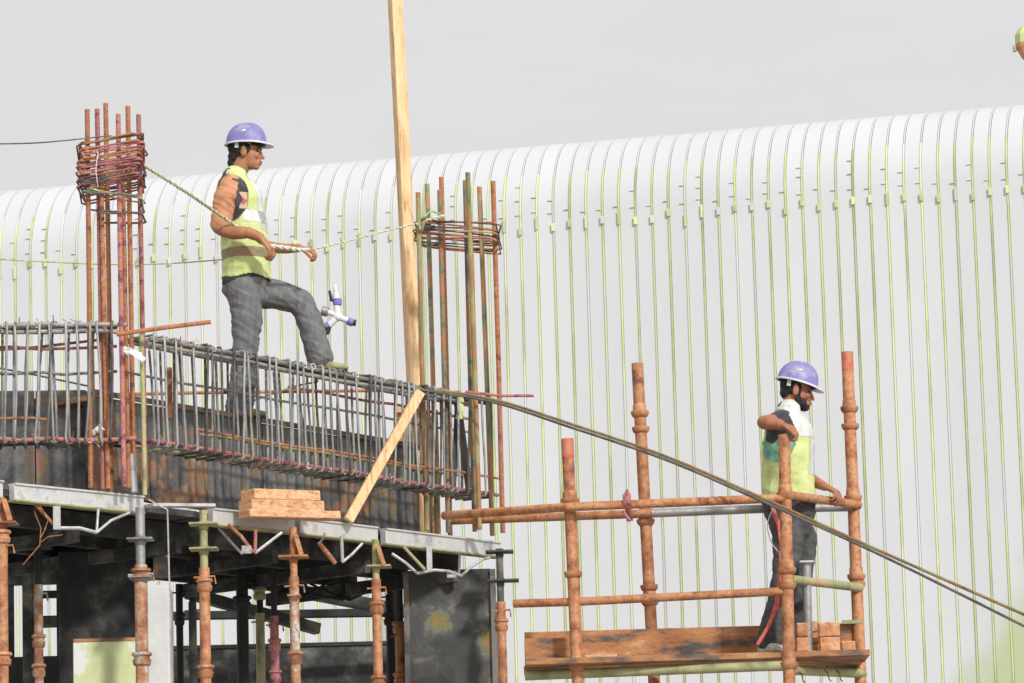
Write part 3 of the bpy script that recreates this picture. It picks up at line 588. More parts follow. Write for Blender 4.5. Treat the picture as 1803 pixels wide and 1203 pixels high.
# ------------------------------------------------------------------ scaffold
sc_mats = M['tube']
def standard(px, y_top, y_ref, Y, cups, rings, label, red=True, r=.0375):
    c0 = P(px[0], y_top, Y); c1_ = P(px[1], y_ref, Y); d = (c1_-c0)/(c1_-c0).z; foot = c0+d*(0.01-c0.z)
    t = thing('scaffold_standard', label, 'scaffold post', foot, 'upright scaffold posts')
    at = lambda y: c0.lerp(c1_, (y-y_top)/(y_ref-y_top))
    ytip = y_top+(34 if red else 0)
    obj('tube', MB().tube([foot, at(ytip)], r, 16), M['tube'], t)
    if red: obj('painted_tip', MB().tube([at(ytip)+Vector((0,0,.0005)), at(y_top)], r+.0005, 16), M['redtip'], t)
    ax = (c0-c1_).normalized()
    for y in cups: obj('top_cup', MB().lathe(at(y), [(r+.0015,-.045),(r*1.25,-.04),(r*1.55,-.02),(r*1.55,-.004),(r*1.2,.0),(r*1.15,.03),(r+.0015,.045)], ax, 18), M['tube'], t)
    for y in rings: obj('bottom_cup', MB().lathe(at(y), [(r+.0015,-.025),(r*1.3,-.018),(r*1.5,.0),(r*1.5,.014),(r+.0015,.018)], ax, 18), M['tube'], t)
    obj('foot_plate', MB().box(foot, (.075,.075,.006)), M['tube'], t)
    return t, at
YF, YR = 26.0, 26.7
standard((999,1016), 773, 1170, YF+.15, [878,1168], [1012], 'red tipped scaffold post at the front left', True)
standard((1380.5,1389), 766, 1160, YF, [868,1000,1166], [1032], 'scaffold post under the resting hand of the lower worker', False)
standard((1122,1147), 640, 1110, YR+.1, [724,915,1055], [757,1035], 'tall rusty scaffold post at the rear left', False)
standard((1491.5,1513), 620, 1140, YR, [716,874,1012], [752,892,1030], 'tall red tipped scaffold post at the right end', True)
def rail(pts, label, r=.0275, m=None, end=None):
    single('scaffold_rail', MB().tube([P(*p) for p in pts], r, 14), m or M['tube'], label, 'scaffold tube', 'level scaffold tubes')
rail([(782,908,27.0),(1000,893,YF+.06),(1383,877,YF-.02)], 'upper front guard rail of the scaffold')
rail([(790,917,27.6),(1125,905,YR+.05),(1150,903,YR+.02)], 'rusty part of the rear rail just below the front guard rail')
rail([(1148,904,YR+.02),(1345,896,YR-.02),(1500,893,YR-.02)], 'grey part of the rear rail behind the lower worker', m=TG)
rail([(1389,872,YF+.03),(1512,889,YR-.02)], 'short side rail under the left hand of the lower worker')
rail([(905,1063,YF+.3),(1012,1060,YF+.16),(1383,1041,YF)], 'middle rail running along the scaffold front', r=.026)
rail([(1392,1020,YF+.03),(1515,1035,YR-.02)], 'olive side rail at knee height of the lower worker', m=TO)
rail([(925,1190,YF+.2),(1100,1183,YF+.12),(1385,1172,YF)], 'olive front ledger under the scaffold platform', m=TO, r=.03)
rail([(1392,1180,YF+.04),(1520,1186,YR)], 'olive side ledger under the platform end', m=TO, r=.03)
rail([(925,1180,YR+.1),(1510,1172,YR)], 'dark rear ledger under the scaffold platform', m=M['darkbar'], r=.028)
# coupler joining two rails
cl = thing('tube_clamp', 'rusty swivel clamp joining the two rails near the rear left post', 'clamp', P(1104, 893, YF+.1))
obj('clamp_band', MB().lathe(P(1104,882,YF+.04), [(.045,-.025),(.045,.025)], (1,0,.03), 16), M['rustp'], cl)
obj('clamp_band', MB().lathe(P(1108,906,YR-.05), [(.042,-.02),(.042,.02)], (1,0,.03), 16), M['rustp'], cl)
obj('bolt', MB().tube([P(1104,862,YF+.02),P(1105,880,YF)], .008, 6).tube([P(1096,900,YF+.0),P(1110,918,YF+.02)], .010, 6).lathe(P(1104,868,YF+.02), [(.014,-.01),(.014,.01)], (0,0,1), 6), M['rustp'], cl)
obj('clamp_strap', MB().beam(P(1103,884,YF-.0), P(1106,908,YF+.1), .03, .012), M['rustp'], cl)
# platform boards
pf = thing('scaffold_platform', 'rusty brown board platform the lower worker stands on', 'platform', P(1200, 1165, 26.3))
zp = 4.13
xl = P(925, 1170, YF+.1).x; xr = P(1519, 1165, YR-.1).x
for k in range(3):
    y = YF+.10+.225*k
    obj('board', MB().box(((xl+xr)/2+random.uniform(-.01,.01), y+.02, zp-.02), ((xr-xl)/2, .108, .019), bev=.004), M['brown'], pf, smooth=False)
tbp = thing('toe_board', 'long rusty toe board along the rear of the platform', 'toe board', P(1200, 1150, YR+.05))
obj('board', MB().box(((xl+xr)/2, YR+.02, zp+.118), ((xr-xl)/2, .015, .116), bev=.003), M['brown'], tbp, smooth=False)
obj('end_cleat', MB().box((P(1500,1100,YR).x, YR-.01, zp+.238), (.06, .03, .012)), M['tubeo'], tbp, smooth=False)
single('end_board', MB().box(P(968, 1155, YF+.35), (.155, .012, .11), bev=.003), M['brown'], 'rusty plate upright at the left end of the platform', 'board', smooth=False)
single('offcut_board', MB().box(P(1063, 1166, YF+.2), (.11, .04, .028), bev=.003).box(P(1058, 1157, YF+.3), (.10, .04, .012), bev=.003), M['timbx'], 'pale plank offcut lying on the platform beside front left post', 'plank', smooth=False)
# timber blocks
for (x0,x1,y0,y1,Y,lab) in ((1401,1424,1098,1156,26.12,'narrow orange wood block, leftmost by the scaffold post'),(1440,1479,1097,1163,26.16,'tall orange wood block right of the grey pipe'),(1426,1442,1095,1158,26.35,'orange wood block behind the grey pipe'),(1480,1508,1130,1160,26.4,'low brown wood block at the right end of platform')):
    a = P(x0,y0,Y); b = P(x1,y1,Y)
    mb = MB(); k = max(1, round((a.z-zp)/.075)); hh = (a.z-zp-.001)/k
    t = thing('wood_block_stack', lab, 'wood blocks', ((a.x+b.x)/2, Y, zp), 'orange wood blocks on the platform')
    for j in range(k):
        wj = (b.x-a.x)/2+random.uniform(-.006, .002)
        obj('block', MB().box(((a.x+b.x)/2+random.uniform(-.004,.004), Y, zp+.001+hh*(j+.5)), (wj, .05, hh/2-.0015), (Vector((1,0,0)),Vector((0,1,0)),Vector((0,0,1))), .006), M['block'], t, smooth=False)
gp = thing('grey_pipe', 'grey prop tube standing upright between the wood blocks', 'pipe', P(1424, 1156, 26.2))
b_ = P(1424,1156,26.2); b_.z = zp+.002; t_ = P(1420,990,26.2)
obj('tube', MB().tube([b_, t_], .027, 14), TG, gp)
obj('base_plate', MB().box(b_+Vector((0,0,.006)), (.06,.05,.005)), M['bracket'], gp); obj('top_plate', MB().box(t_, (.045,.045,.006)), M['bracket'], gp)
# dangling ties
for (x, y, lb_) in ((1412,1182,'black tie end dangling under the narrow wood block'), (1458,1180,'black tie end dangling under the tall wood block'), (1478,1180,'black tie end dangling nearest the right end of the platform')):
    single('dangling_wire', MB().tube([P(x-2,y-8,26.1),P(x-6,y,26.08),P(x,y+6,26.06),P(x+2,y+16,26.06),P(x+6,y+20,26.06)], .004, 5), M['black'], lb_, 'wire', 'black ties dangling under the platform')

# ------------------------------------------------------------------ long bent bars sweeping right
def sweep(pts, n=40):
    pts = [P(*p) for p in pts]; outp = []
    for i in range(len(pts)-1):
        p0 = pts[max(i-1,0)]; p1_ = pts[i]; p2 = pts[i+1]; p3 = pts[min(i+2,len(pts)-1)]
        for k in range(8):
            t = k/8; outp.append(.5*((2*p1_)+(p2-p0)*t+(2*p0-5*p1_+4*p2-p3)*t*t+(3*p1_-p0-3*p2+p3)*t**3))
    return outp+[pts[-1]]
lb = [((440,633,26.35),(600,655,26.75),(740,682,27.2),(870,704,27.2),(1000,745,26.8),(1170,803,26.2),(1340,876,25.75),(1560,975,25.2),(1830,1094,24.6)),
      ((455,645,26.3),(600,664,26.7),(740,686,27.15),(870,709,27.15),(1000,751,26.75),(1170,809,26.2),(1340,882,25.7),(1560,982,25.1),(1830,1116,24.5))]
single('long_rebar', MB().tube(sweep(lb[0]), .0095, 8, rib=.06, pitch=.03), M['rust2'], 'upper of the two long bars sweeping down to the right edge', 'bar', 'long bars sweeping down to the right')
single('long_rebar', MB().tube(sweep(lb[1]), .0085, 8, rib=.06, pitch=.03), M['darkbar'], 'lower darker one of the two long bars sweeping to the right edge', 'bar', 'long bars sweeping down to the right')

# ------------------------------------------------------------------ wires, ropes, cloths
single('overhead_wire', MB().tube(sweep([(-40,254,24.7),(60,252,24.75),(140,245,24.8),(196,239,24.85)]), .0042, 6), M['wire'], 'thin dark wire coming from the left edge to the coil of ties', 'wire')
single('slack_line', MB().tube(sweep([(-40,454,26.9),(60,460,26.9),(200,466,26.9),(300,464,26.9),(395,457,26.75)]), .0042, 6), M['ropey'], 'slack yellowish line passing behind left column towards the worker', 'line')
def twist(pts, r, m, label, cat, name='rope'):
    c = sweep(pts); t = thing(name, label, cat, c[0])
    for ph in (0, math.pi):
        q = []; L = 0; prev = c[0]; fine = []
        for a, b in zip(c, c[1:]):
            k = max(1, int((b-a).length/.012)); fine += [a.lerp(b, i/k) for i in range(k)]
        for i, p in enumerate(fine):
            d = (fine[min(i+1,len(fine)-1)]-fine[max(i-1,0)]).normalized(); L = i*.012*2*math.pi/.07+ph
            e1 = d.orthogonal().normalized(); e2 = d.cross(e1); q.append(p+(e1*math.cos(L)+e2*math.sin(L))*r*.55)
        obj('strand', MB().tube(q, r*.62, 6), m[0] if ph == 0 else m[1], t)
    return t
twist([(252,291,25.0),(330,340,25.5),(400,388,26.12),(455,425,26.18),(474,434,26.15)], .011, (M['ropey'], M['ropew']), 'yellow and white rope from left column coil to the near hand of the upper worker', 'rope')
twist([(470,432,26.15),(500,436,26.2),(530,440,26.25),(546,440,26.3)], .013, (M['ropew'], M['ropew']), 'thick white rope length held between both hands of the upper worker', 'rope')
twist([(546,440,26.3),(600,428,26.6),(660,412,26.9),(736,393,27.35)], .0065, (M['ropey'], M['ropew']), 'thin taut rope from far hand of the upper worker to right column', 'rope')
twist([(736,394,27.32),(742,404,27.34),(748,390,27.3),(765,384,27.3),(784,380,27.35)], .010, (M['ropew'], M['ropey']), 'knotted pale rope end tied round the first bars of right column', 'rope')
twist([(744,384,27.3),(752,378,27.3),(762,372,27.32),(776,379,27.34)], .008, (M['ropey'], M['ropey']), 'small yellow rope loop above the knot on right column', 'rope')
def rag(pts, wd, label, m=M['cloth_w']):
    c = [P(*p) for p in pts]; mb = MB().loft([(c[i], wd*(1+.3*random.random()), wd*.35) for i in range(len(c))], side=(0,0,1)); 
    mb.v = [q+Vector(noise.noise_vector(q*40))*.012 for q in mb.v]; single('rag', mb, m, label, 'cloth')
rag([(219,617,24.82),(232,620,24.8),(245,627,24.82),(252,633,24.84)], .02, 'white rag tied round the left column bars at cage top')
rag([(163,762,24.9),(172,756,24.88),(180,753,24.9)], .016, 'small whitish rag on the left column bars near cage bottom')
rag([(810,700,27.5),(812,712,27.5),(808,738,27.5)], .02, 'pale green rag hanging in the right column', M['yellow'])
single('dark_batten', MB().beam(P(803,690,27.6),P(826,860,27.6), .03, .05), M['darkbar'], 'dark batten leaning right inside the right column', 'batten', smooth=False)
single('dark_batten', MB().beam(P(806,700,27.65),P(798,870,27.65), .03, .035), M['darkbar'], 'dark batten nearly upright inside the right column', 'batten', smooth=False)
single('dark_batten', MB().box(P(795,703,27.62), (.075,.02,.03)), M['darkbar'], 'dark short crosspiece at cage height inside the right column', 'batten', smooth=False)
single('yellow_conduit', MB().tube([P(249,590,24.9),P(252,700,24.9),P(255,872,24.9)], .014, 10), M['tubeo'], 'yellow green conduit standing at right edge of left column', 'conduit')
single('white_conduit', MB().tube([P(232,800,25.05),P(237,867,25.02)], .02, 12), M['header'], 'pale fat tube between left column feet and its header', 'tube')

# pipe fitting on a stalk behind the calf
pf_ = thing('pipe_fitting', 'white branching pipe fitting with blue capped ends behind the raised knee', 'pipe fitting', P(577, 600, 26.95))
Yq = 26.95
W, BL, BK = M['pvc'], M['blue'], M['black']
def pc(p0, p1, r, m, nm): obj(nm, MB().lathe(P(*p0, Yq), [(r*.8,0),(r,.004),(r,(P(*p1,Yq)-P(*p0,Yq)).length-.004),(r*.8,(P(*p1,Yq)-P(*p0,Yq)).length)], P(*p1,Yq)-P(*p0,Yq), 16), m, pf_)
pc((594,558),(591,516),.021,W,'branch'); pc((591,516),(590,502),.012,W,'spout'); pc((594,538),(594,526),.029,BL,'blue_collar')
pc((594,558),(618,567),.019,W,'branch'); pc((612,565),(622,569),.026,BL,'blue_collar'); pc((620,568),(627,569),.021,BK,'cap')
pc((594,558),(578,574),.023,W,'branch'); pc((580,571),(573,577),.024,BL,'blue_collar'); pc((578,574),(574,588),.022,BK,'cap')
pc((592,555),(574,549),.018,W,'branch'); pc((578,550),(566,547),.032,M['tubeg'],'grey_cap'); pc((584,530),(580,512),.009,BK,'lever'); pc((592,532),(581,528),.008,BK,'lever')
obj('hub', MB().ell(P(594,558,Yq), (.032,.03,.03)), W, pf_)
obj('stalk', MB().tube([P(576,586,Yq),P(570,600,Yq),P(562,640,Yq-.0),P(558,672,Yq-.02)], .007, 8), BK, pf_)

# hanging block at the right edge
hb = thing('hanging_block', 'lime topped orange tapered block hanging at the upper right photo edge', 'crane block', P(1815, 80, 30))
c = P(1812, 78, 30)
obj('upper_housing', MB().lathe(c+Vector((0,0,.0)), [(.10,.0),(.10,.07),(.075,.11),(.04,.14)], (0,0,1), 8), M['yellow'], hb, smooth=False)
obj('lower_cone', MB().lathe(c, [(.03,-.13),(.06,-.10),(.10,-.02),(.10,-.003)], (0,0,1), 8), M['orange'], hb, smooth=False)
obj('lug', MB().box(c+Vector((-.105,0,-.03)), (.012,.02,.02)), M['tubeo'], hb)
obj('cable', MB().tube([c+Vector((0,0,.13)), c+Vector((0,0,4))], .008, 6), M['wire'], hb)

# ------------------------------------------------------------------ people
def remesh(name, mb, voxel, smooth, m, parent, disp=None, keep=None, solid=0, shade=True):
    base = Vector(root_of(parent).location)
    me = bpy.data.meshes.new(name); me.from_pydata([tuple(a-base) for a in mb.v], [], mb.f)
    bm = bmesh.new(); bm.from_mesh(me); bmesh.ops.recalc_face_normals(bm, faces=bm.faces[:]); bm.to_mesh(me); bm.free()
    o = bpy.data.objects.new(name, me); S.collection.objects.link(o)
    r_ = o.modifiers.new('r', 'REMESH'); r_.mode = 'VOXEL'; r_.voxel_size = voxel; r_.use_smooth_shade = True
    if smooth: s_ = o.modifiers.new('s', 'SMOOTH'); s_.iterations = smooth; s_.factor = .5
    dg = bpy.context.evaluated_depsgraph_get(); ev = o.evaluated_get(dg); me2 = bpy.data.meshes.new_from_object(ev)
    o.modifiers.clear(); o.data = me2; bpy.data.meshes.remove(me); me2.name = name
    if disp:
        nn = [v.normal.copy() for v in me2.vertices]
        for v, q in zip(me2.vertices, nn): v.co = v.co + q*disp(v.co+base, q)
    if keep:
        bm = bmesh.new(); bm.from_mesh(me2)
        bmesh.ops.delete(bm, geom=[v for v in bm.verts if not keep(v.co+base)], context='VERTS'); bm.to_mesh(me2); bm.free()
    if solid: q = o.modifiers.new('thickness', 'SOLIDIFY'); q.thickness = solid; q.offset = 0
    me2.materials.clear(); me2.materials.append(m); o.parent = parent
    for p in me2.polygons: p.use_smooth = True
    return o
def patch(name, src, m, parent, filt, off=.004):
    base = Vector(root_of(src).location); me = src.data; vs = []; fs = []; mp = {}
    for p in me.polygons:
        if filt(p.center+base, p.normal):
            q = []
            for i in p.vertices:
                if i not in mp: mp[i] = len(vs); vs.append(me.vertices[i].co+me.vertices[i].normal*off)
                q.append(mp[i])
            fs.append(q)
    n = bpy.data.meshes.new(name); n.from_pydata([tuple(a) for a in vs], [], fs); n.materials.append(m)
    for p in n.polygons: p.use_smooth = True
    o = bpy.data.objects.new(name, n); S.collection.objects.link(o); o.parent = parent; return o
def folds(sc, amp, dirv=(0,0,1), warp=.5):
    dv = Vector(dirv)
    def f(co, n):
        q = Vector((co.x, co.y, co.z+dv.x*co.x)); k = sc*.085
        a = 1-2.6*abs(noise.noise(Vector((q.x*k*.55, q.y*k*.55, q.z*k*1.9))))
        b = 1-2.6*abs(noise.noise(Vector((q.x*k*1.2+7, q.y*k*1.2, q.z*k*3.1))))
        return .003+amp*(.7*a+.35*b+.7*noise.noise(co*9))
    return f
def frame(fwd, up=(0,0,1)):
    f = Vector(fwd).normalized(); s_ = Vector(up).cross(f).normalized(); u_ = f.cross(s_); return f, s_, u_   # s_ = person's left
def hand(mb, wrist, d, palm_n, thumb, curl=(40,50,40), sc=1.0, spread=.08, tcurl=25, L=(.92,1.0,.95,.76)):
    """wrist point, d = wrist->knuckles, palm_n = direction palm faces, thumb = side of the thumb"""
    d = Vector(d).normalized(); n = Vector(palm_n); n = (n-d*n.dot(d)).normalized(); t = Vector(thumb); t = (t-d*t.dot(d)-n*t.dot(n)).normalized(); w_ = Vector(wrist)
    k0 = w_+d*.085*sc
    mb.loft([(w_-d*.01*sc, .027*sc, .02*sc), (w_+d*.03*sc, .036*sc, .017*sc), (w_+d*.078*sc, .041*sc, .014*sc)], side=t, n=12)
    for i in range(4):
        off = (1.5-i)*.0205*sc; b_ = k0+t*off-d*abs(1.2-i)*.004*sc; dir_ = (d+t*((1.5-i)*spread)).normalized()
        lens = [.043*L[i]*sc, .027*L[i]*sc, .021*L[i]*sc]; p = b_-d*.02*sc; q = [(p, .0098*sc)]; ang = 0; p = b_; q.append((p, .0098*sc))
        for j in range(3):
            ang += R(curl[j]+i*3); v_ = dir_*math.cos(ang)+n*math.sin(ang); p = p+v_*lens[j]; q.append((p, (.0092,.0085,.0072)[j]*sc))
        mb.loft(q, side=t, n=8)
    b0_ = w_+d*.022*sc+t*.022*sc; a = R(38); v1 = (d*math.cos(a)+t*math.sin(a)+n*.25).normalized(); p1_ = b0_+v1*.042*sc
    v2 = (d*.85+t*.15+n*math.sin(R(tcurl))).normalized(); p2 = p1_+v2*.032*sc; v3 = (d*.8-t*.1+n*math.sin(R(tcurl+20))).normalized(); p3 = p2+v3*.026*sc
    mb.loft([(b0_, .015*sc), (p1_, .012*sc), (p2, .0105*sc), (p3, .0085*sc)], side=n, n=8)
def head(mb, c, fwd, up, s=1.0):
    f, l, u_ = frame(fwd, up); c = Vector(c); T_ = lambda x, y, z: c+f*(x*s)+l*(y*s)+u_*(z*s); ax = (f, l, u_); E = lambda x,y,z,a,b,d: mb.ell(T_(x,y,z), (a*s,b*s,d*s), ax)
    E(-.008,0,.04,.098,.076,.09); E(.028,0,-.02,.064,.062,.085); E(.03,0,-.07,.055,.052,.045); E(.066,0,-.097,.023,.024,.02)
    E(.072,0,-.072,.026,.028,.03); E(.082,0,.022,.016,.045,.016)
    for y in (-1, 1):
        E(.07,y*.036,-.028,.022,.02,.022); E(-.002,y*.075,-.012,.022,.010,.033); E(-.004,y*.08,.012,.016,.008,.014); E(.086,y*.014,-.046,.012,.008,.009)
    mb.loft([(T_(.088,0,.012), .008*s), (T_(.100,0,-.018), .009*s), (T_(.111,0,-.040), .0115*s)], side=l, n=10)
    mb.loft([(T_(.088,-.02,-.067), .0065*s), (T_(.098,0,-.065), .0075*s), (T_(.088,.02,-.067), .0065*s)], side=u_, n=8)
    mb.loft([(T_(.086,-.018,-.079), .006*s), (T_(.095,0,-.079), .0075*s), (T_(.086,.018,-.079), .006*s)], side=u_, n=8)
    return T_, ax
def face_bits(T_, ax, root, s=1.0):
    for y in (-1, 1):
        obj('eye', MB().ell(T_(.077,y*.033,-.002), (.011*s,.012*s,.008*s), ax, 10), M['eye'], root)
        obj('eyebrow', MB().loft([(T_(.084,y*.052,.012), .004*s), (T_(.093,y*.034,.021), .0055*s), (T_(.096,y*.014,.016), .0045*s)], side=ax[2], n=8), M['hair'], root)
    obj('lips', MB().loft([(T_(.091,-.017,-.066), .005*s), (T_(.1015,0,-.066), .006*s), (T_(.091,.017,-.066), .005*s)], side=ax[2], n=8).loft([(T_(.089,-.015,-.078), .005*s), (T_(.099,0,-.078), .0065*s), (T_(.089,.015,-.078), .005*s)], side=ax[2], n=8), M['lip'], root)
def helmet(c, fwd, up, root, s=1.0):
    f, l, u_ = frame(fwd, up); c = Vector(c); nseg = 48; rows = 14
    def sh(off):
        vs = []
        for i in range(rows+1):
            ph = (math.pi/2)*i/rows
            for k in range(nseg):
                a = 2*math.pi*k/nseg; ca, sa = math.cos(a), math.sin(a)
                rx = .130+off; ry = .108+off; rz = .132+off
                x = rx*math.cos(ph)**.82*ca; y = ry*math.cos(ph)**.82*sa; z = rz*math.sin(ph)**.95
                ridge = .007*math.exp(-(y/.017)**2)*math.sin(ph)*(1 if off > -.001 else 0)+.004*math.exp(-((abs(y)-.045)/.010)**2)*math.sin(ph)*(1 if off > -.001 else 0)
                vs.append(c+(f*x+l*y+u_*(z+ridge))*s)
        return vs
    mb = MB(); o1 = sh(0); i1 = sh(-.004); fs = []; n1 = len(o1)
    for base, flip in ((0, 0), (n1, 1)):
        for i in range(rows):
            for k in range(nseg):
                q = (base+i*nseg+k, base+i*nseg+(k+1) % nseg, base+(i+1)*nseg+(k+1) % nseg, base+(i+1)*nseg+k); fs.append(q[::-1] if flip else q)
    for k in range(nseg): fs.append((k, n1+k, n1+(k+1) % nseg, (k+1) % nseg))
    mb.add(o1+i1, fs); h = obj('helmet', mb, M['helmet'], root, angle=60)
    br = MB(); vs = []; fs = []
    for k in range(nseg):
        a = 2*math.pi*k/nseg; ca, sa = math.cos(a), math.sin(a); vis = max(0, ca)**2.2
        for (e, z) in ((-.004, .006), (.010+.036*vis, .001-.012*vis), (.0115+.036*vis, -.008-.013*vis), (-.004, -.009)):
            vs.append(c+(f*((.130+e)*ca)+l*((.108+e*(.9))*sa)+u_*z)*s)
    for k in range(nseg):
        for j in range(4): fs.append((k*4+j, k*4+(j+1) % 4, ((k+1) % nseg)*4+(j+1) % 4, ((k+1) % nseg)*4+j))
    br.add(vs, fs); obj('brim', br, M['helmw'], h, angle=50)
    # small pale emblem on the near side (three stepped strokes)
    em = MB()
    for (dx, dz, hw_, hh_) in ((-.010, .066, .003, .005), (-.002, .068, .003, .008), (.006, .070, .0035, .010)):
        ph = math.asin(min(.99, (dz/.132)**(1/.95))); y = -.108*math.cos(ph)**.82*math.sqrt(max(0, 1-(dx/.13)**2))-.001
        nrm = (l*-.75+u_*.66).normalized(); tz = f.cross(nrm).normalized()
        em.box(c+(f*dx+l*y+u_*dz)*s, (hw_, .0015, hh_), (f, nrm, tz))
    obj('emblem', em, M['cloth_w'], h, smooth=False)
    return h
def shoe(root, heel, toe, up, m, s=1.0, top=None):
    f, l, u_ = frame(Vector(toe)-Vector(heel), up); L = (Vector(toe)-Vector(heel)).length; h = Vector(heel); T_ = lambda x, y, z: h+f*x+l*y+u_*z
    mb = MB().loft([(T_(.03,0,.04), .034, .04), (T_(.09,0,.042), .038, .040), (T_(.15,0,.032), .044, .030), (T_(L-.035,0,.024), .040, .022)], side=l)
    mb.loft([(T_(.04,0,.05), .036, .038), (T_(.045,0,.10), .038, .042)], side=l)
    o = remesh('shoe', mb, .006, 3, m, root, disp=lambda c, n: .002*noise.noise(c*50))
    sb = MB().loft([(T_(.03,0,.012), .036, .012), (T_(.11,0,.012), .036, .011), (T_(.17,0,.012), .046, .011), (T_(L-.03,0,.012), .040, .011)], side=l); obj('sole', sb, M['sole'], o)
    for k in range(4): obj('lace', MB().loft([(T_(.085+.018*k,-.018,.083-.010*k), .003), (T_(.088+.018*k,.018,.083-.010*k), .003)], side=u_, n=6), M['cloth_w'], o)

# ---- upper worker
Y1 = 26.45
q1 = lambda x, y, dy=0: P(x, y, Y1+dy)
m1 = thing('person', 'worker in lime vest and grey jeans standing on the shutter, one foot up, holding rope', 'person', q1(420, 735))
torso1 = [(q1(430,500), .155, .125), (q1(432,450), .15, .118), (q1(427,400), .165, .122), (q1(419,350), .185, .115), (q1(413,328), .175, .09), (q1(414,314), .10, .065)]
def T1(e): return [(p, a+e, b+e) for p, a, b in torso1]
body = MB().loft([(p, a-(.02 if k < 2 else 0), b-(.025 if k < 2 else 0)) for k, (p, a, b) in enumerate(torso1)])
body.loft([(q1(413,318), .062, .062), (q1(421,300), .054, .056), (q1(430,280), .055, .062)])
hc = q1(433,268); hf = Vector((1, -.10, -.03)); hu = (.02, 0, 1)
TH, AX = head(body, hc, hf, hu, 1.0)
# near (right) arm and far (left) arm
body.loft([(q1(402,338,-.165), .052), (q1(390,372,-.20), .048), (q1(388,404,-.24), .043), (q1(410,410,-.27), .044), (q1(438,410,-.30), .038), (q1(458,418,-.31), .030)], side=(1,0,0))
hand(body, q1(461,420,-.31), (.62,.06,-.78), (-.55,.3,-.45), (.35,.75,.5), curl=(22,52,50), sc=1.08, tcurl=40)
body.loft([(q1(425,338,.165), .052), (q1(430,380,.2), .046), (q1(436,420,.19), .042), (q1(475,436,.06), .038), (q1(505,438,-.04), .032), (q1(526,437,-.11), .027)], side=(1,0,0))
hand(body, q1(528,437,-.12), (.95,-.2,-.25), (0,.25,-.95), (.1,-.9,.1), curl=(38,58,45), sc=1.0, tcurl=35)
# legs
kn = q1(531,531,.11)
body.loft([(q1(430,508,-.07), .07), (q1(431,560,-.09), .075), (q1(431,610,-.08), .055), (q1(429,650,-.06), .055), (q1(420,718,-.05), .040)], side=(1,0,0))
body.loft([(q1(440,510,.07), .072), (q1(490,520,.10), .075), (kn, .056), (q1(548,575,.12), .052), (q1(560,630,.13), .036)], side=(0,1,0))
body.loft([(q1(420,718,-.05), .036), (q1(421,727,-.06), .034), (q1(440,729,-.07), .028)], side=(0,1,0))
body.loft([(q1(560,630,.13), .034), (q1(563,640,.12), .032), (q1(583,646,.12), .026)], side=(0,1,0))
remesh('body', body, .0048, 2, M['skin1'], m1)
face_bits(TH, AX, m1)
tee = remesh('tee_shirt', MB().loft(T1(.012)).loft([(q1(412,336,-.10), .06), (q1(408,345,-.14), .045)], side=(1,0,0)).loft([(q1(418,334,.12), .075), (q1(424,345,.17), .065)], side=(1,0,0)), .007, 3, M['tee1'], m1, folds(60, .005))
pc0 = q1(437,363)
patch('shirt_print', tee, M['print'], tee, lambda c, n: n.y < -.1 and abs(c.x-pc0.x) < .034*(1+.3*math.sin(c.z*60)) and abs(c.z-pc0.z) < .055, .003)
remesh('sleeve', MB().loft([(q1(407,327,-.130), .070, .062), (q1(397,348,-.180), .067, .062), (q1(391,376,-.200), .060, .055), (q1(387,397,-.230), .053, .049)], side=(1,0,0)), .006, 2, M['sleeve'], m1, folds(120, .008, (.45,0,1), .8))
remesh('sleeve', MB().loft([(q1(426,338,.165), .064), (q1(430,376,.20), .058), (q1(435,402,.2), .052)], side=(1,0,0)), .008, 2, M['sleeve'], m1, folds(110, .005))
zb1 = q1(430,493).z; ah1 = q1(405,352)
def keep1(c):
    if c.z < zb1+.008*math.sin(c.x*30): return False
    sx = (c.x-ah1.x)/.125; sz = (c.z-ah1.z)/(.135 if c.z > ah1.z else .175)
    if abs(c.y-Y1) > .075 and sx*sx+sz*sz < 1: return False
    nc = q1(424,312)
    if (c-nc).length < .085 and abs(c.y-Y1) < .085: return False
    return True
vestL = [(q1(432,505), .175, .150), (q1(433,470), .175, .152), (q1(432,440), .17, .145), (q1(428,400), .18, .145), (q1(421,350), .20, .136), (q1(415,330), .19, .108), (q1(416,316), .12, .08)]
vst = remesh('hi_vis_vest', MB().loft(vestL), .0055, 3, M['vest'], m1, folds(45, .010, (.3,0,1), 1), keep1, .004)
z1_, z0_ = q1(430,443).z, q1(430,459).z
patch('reflective_band', vst, M['band'], vst, lambda c, n: z0_ < c.z < z1_ , .004)
z2_, z3_ = q1(430,333).z, q1(430,410).z
patch('reflective_band', vst, M['vestw'], vst, lambda c, n: z3_ < c.z < z2_ and n.x > .55 and .04 < abs(c.y-Y1) < .12, .004)
patch('reflective_band', vst, M['vestw'], vst, lambda c, n: q1(430,400).z < c.z < q1(430,378).z and n.y < -.25 and c.x > q1(432,390).x, .004)
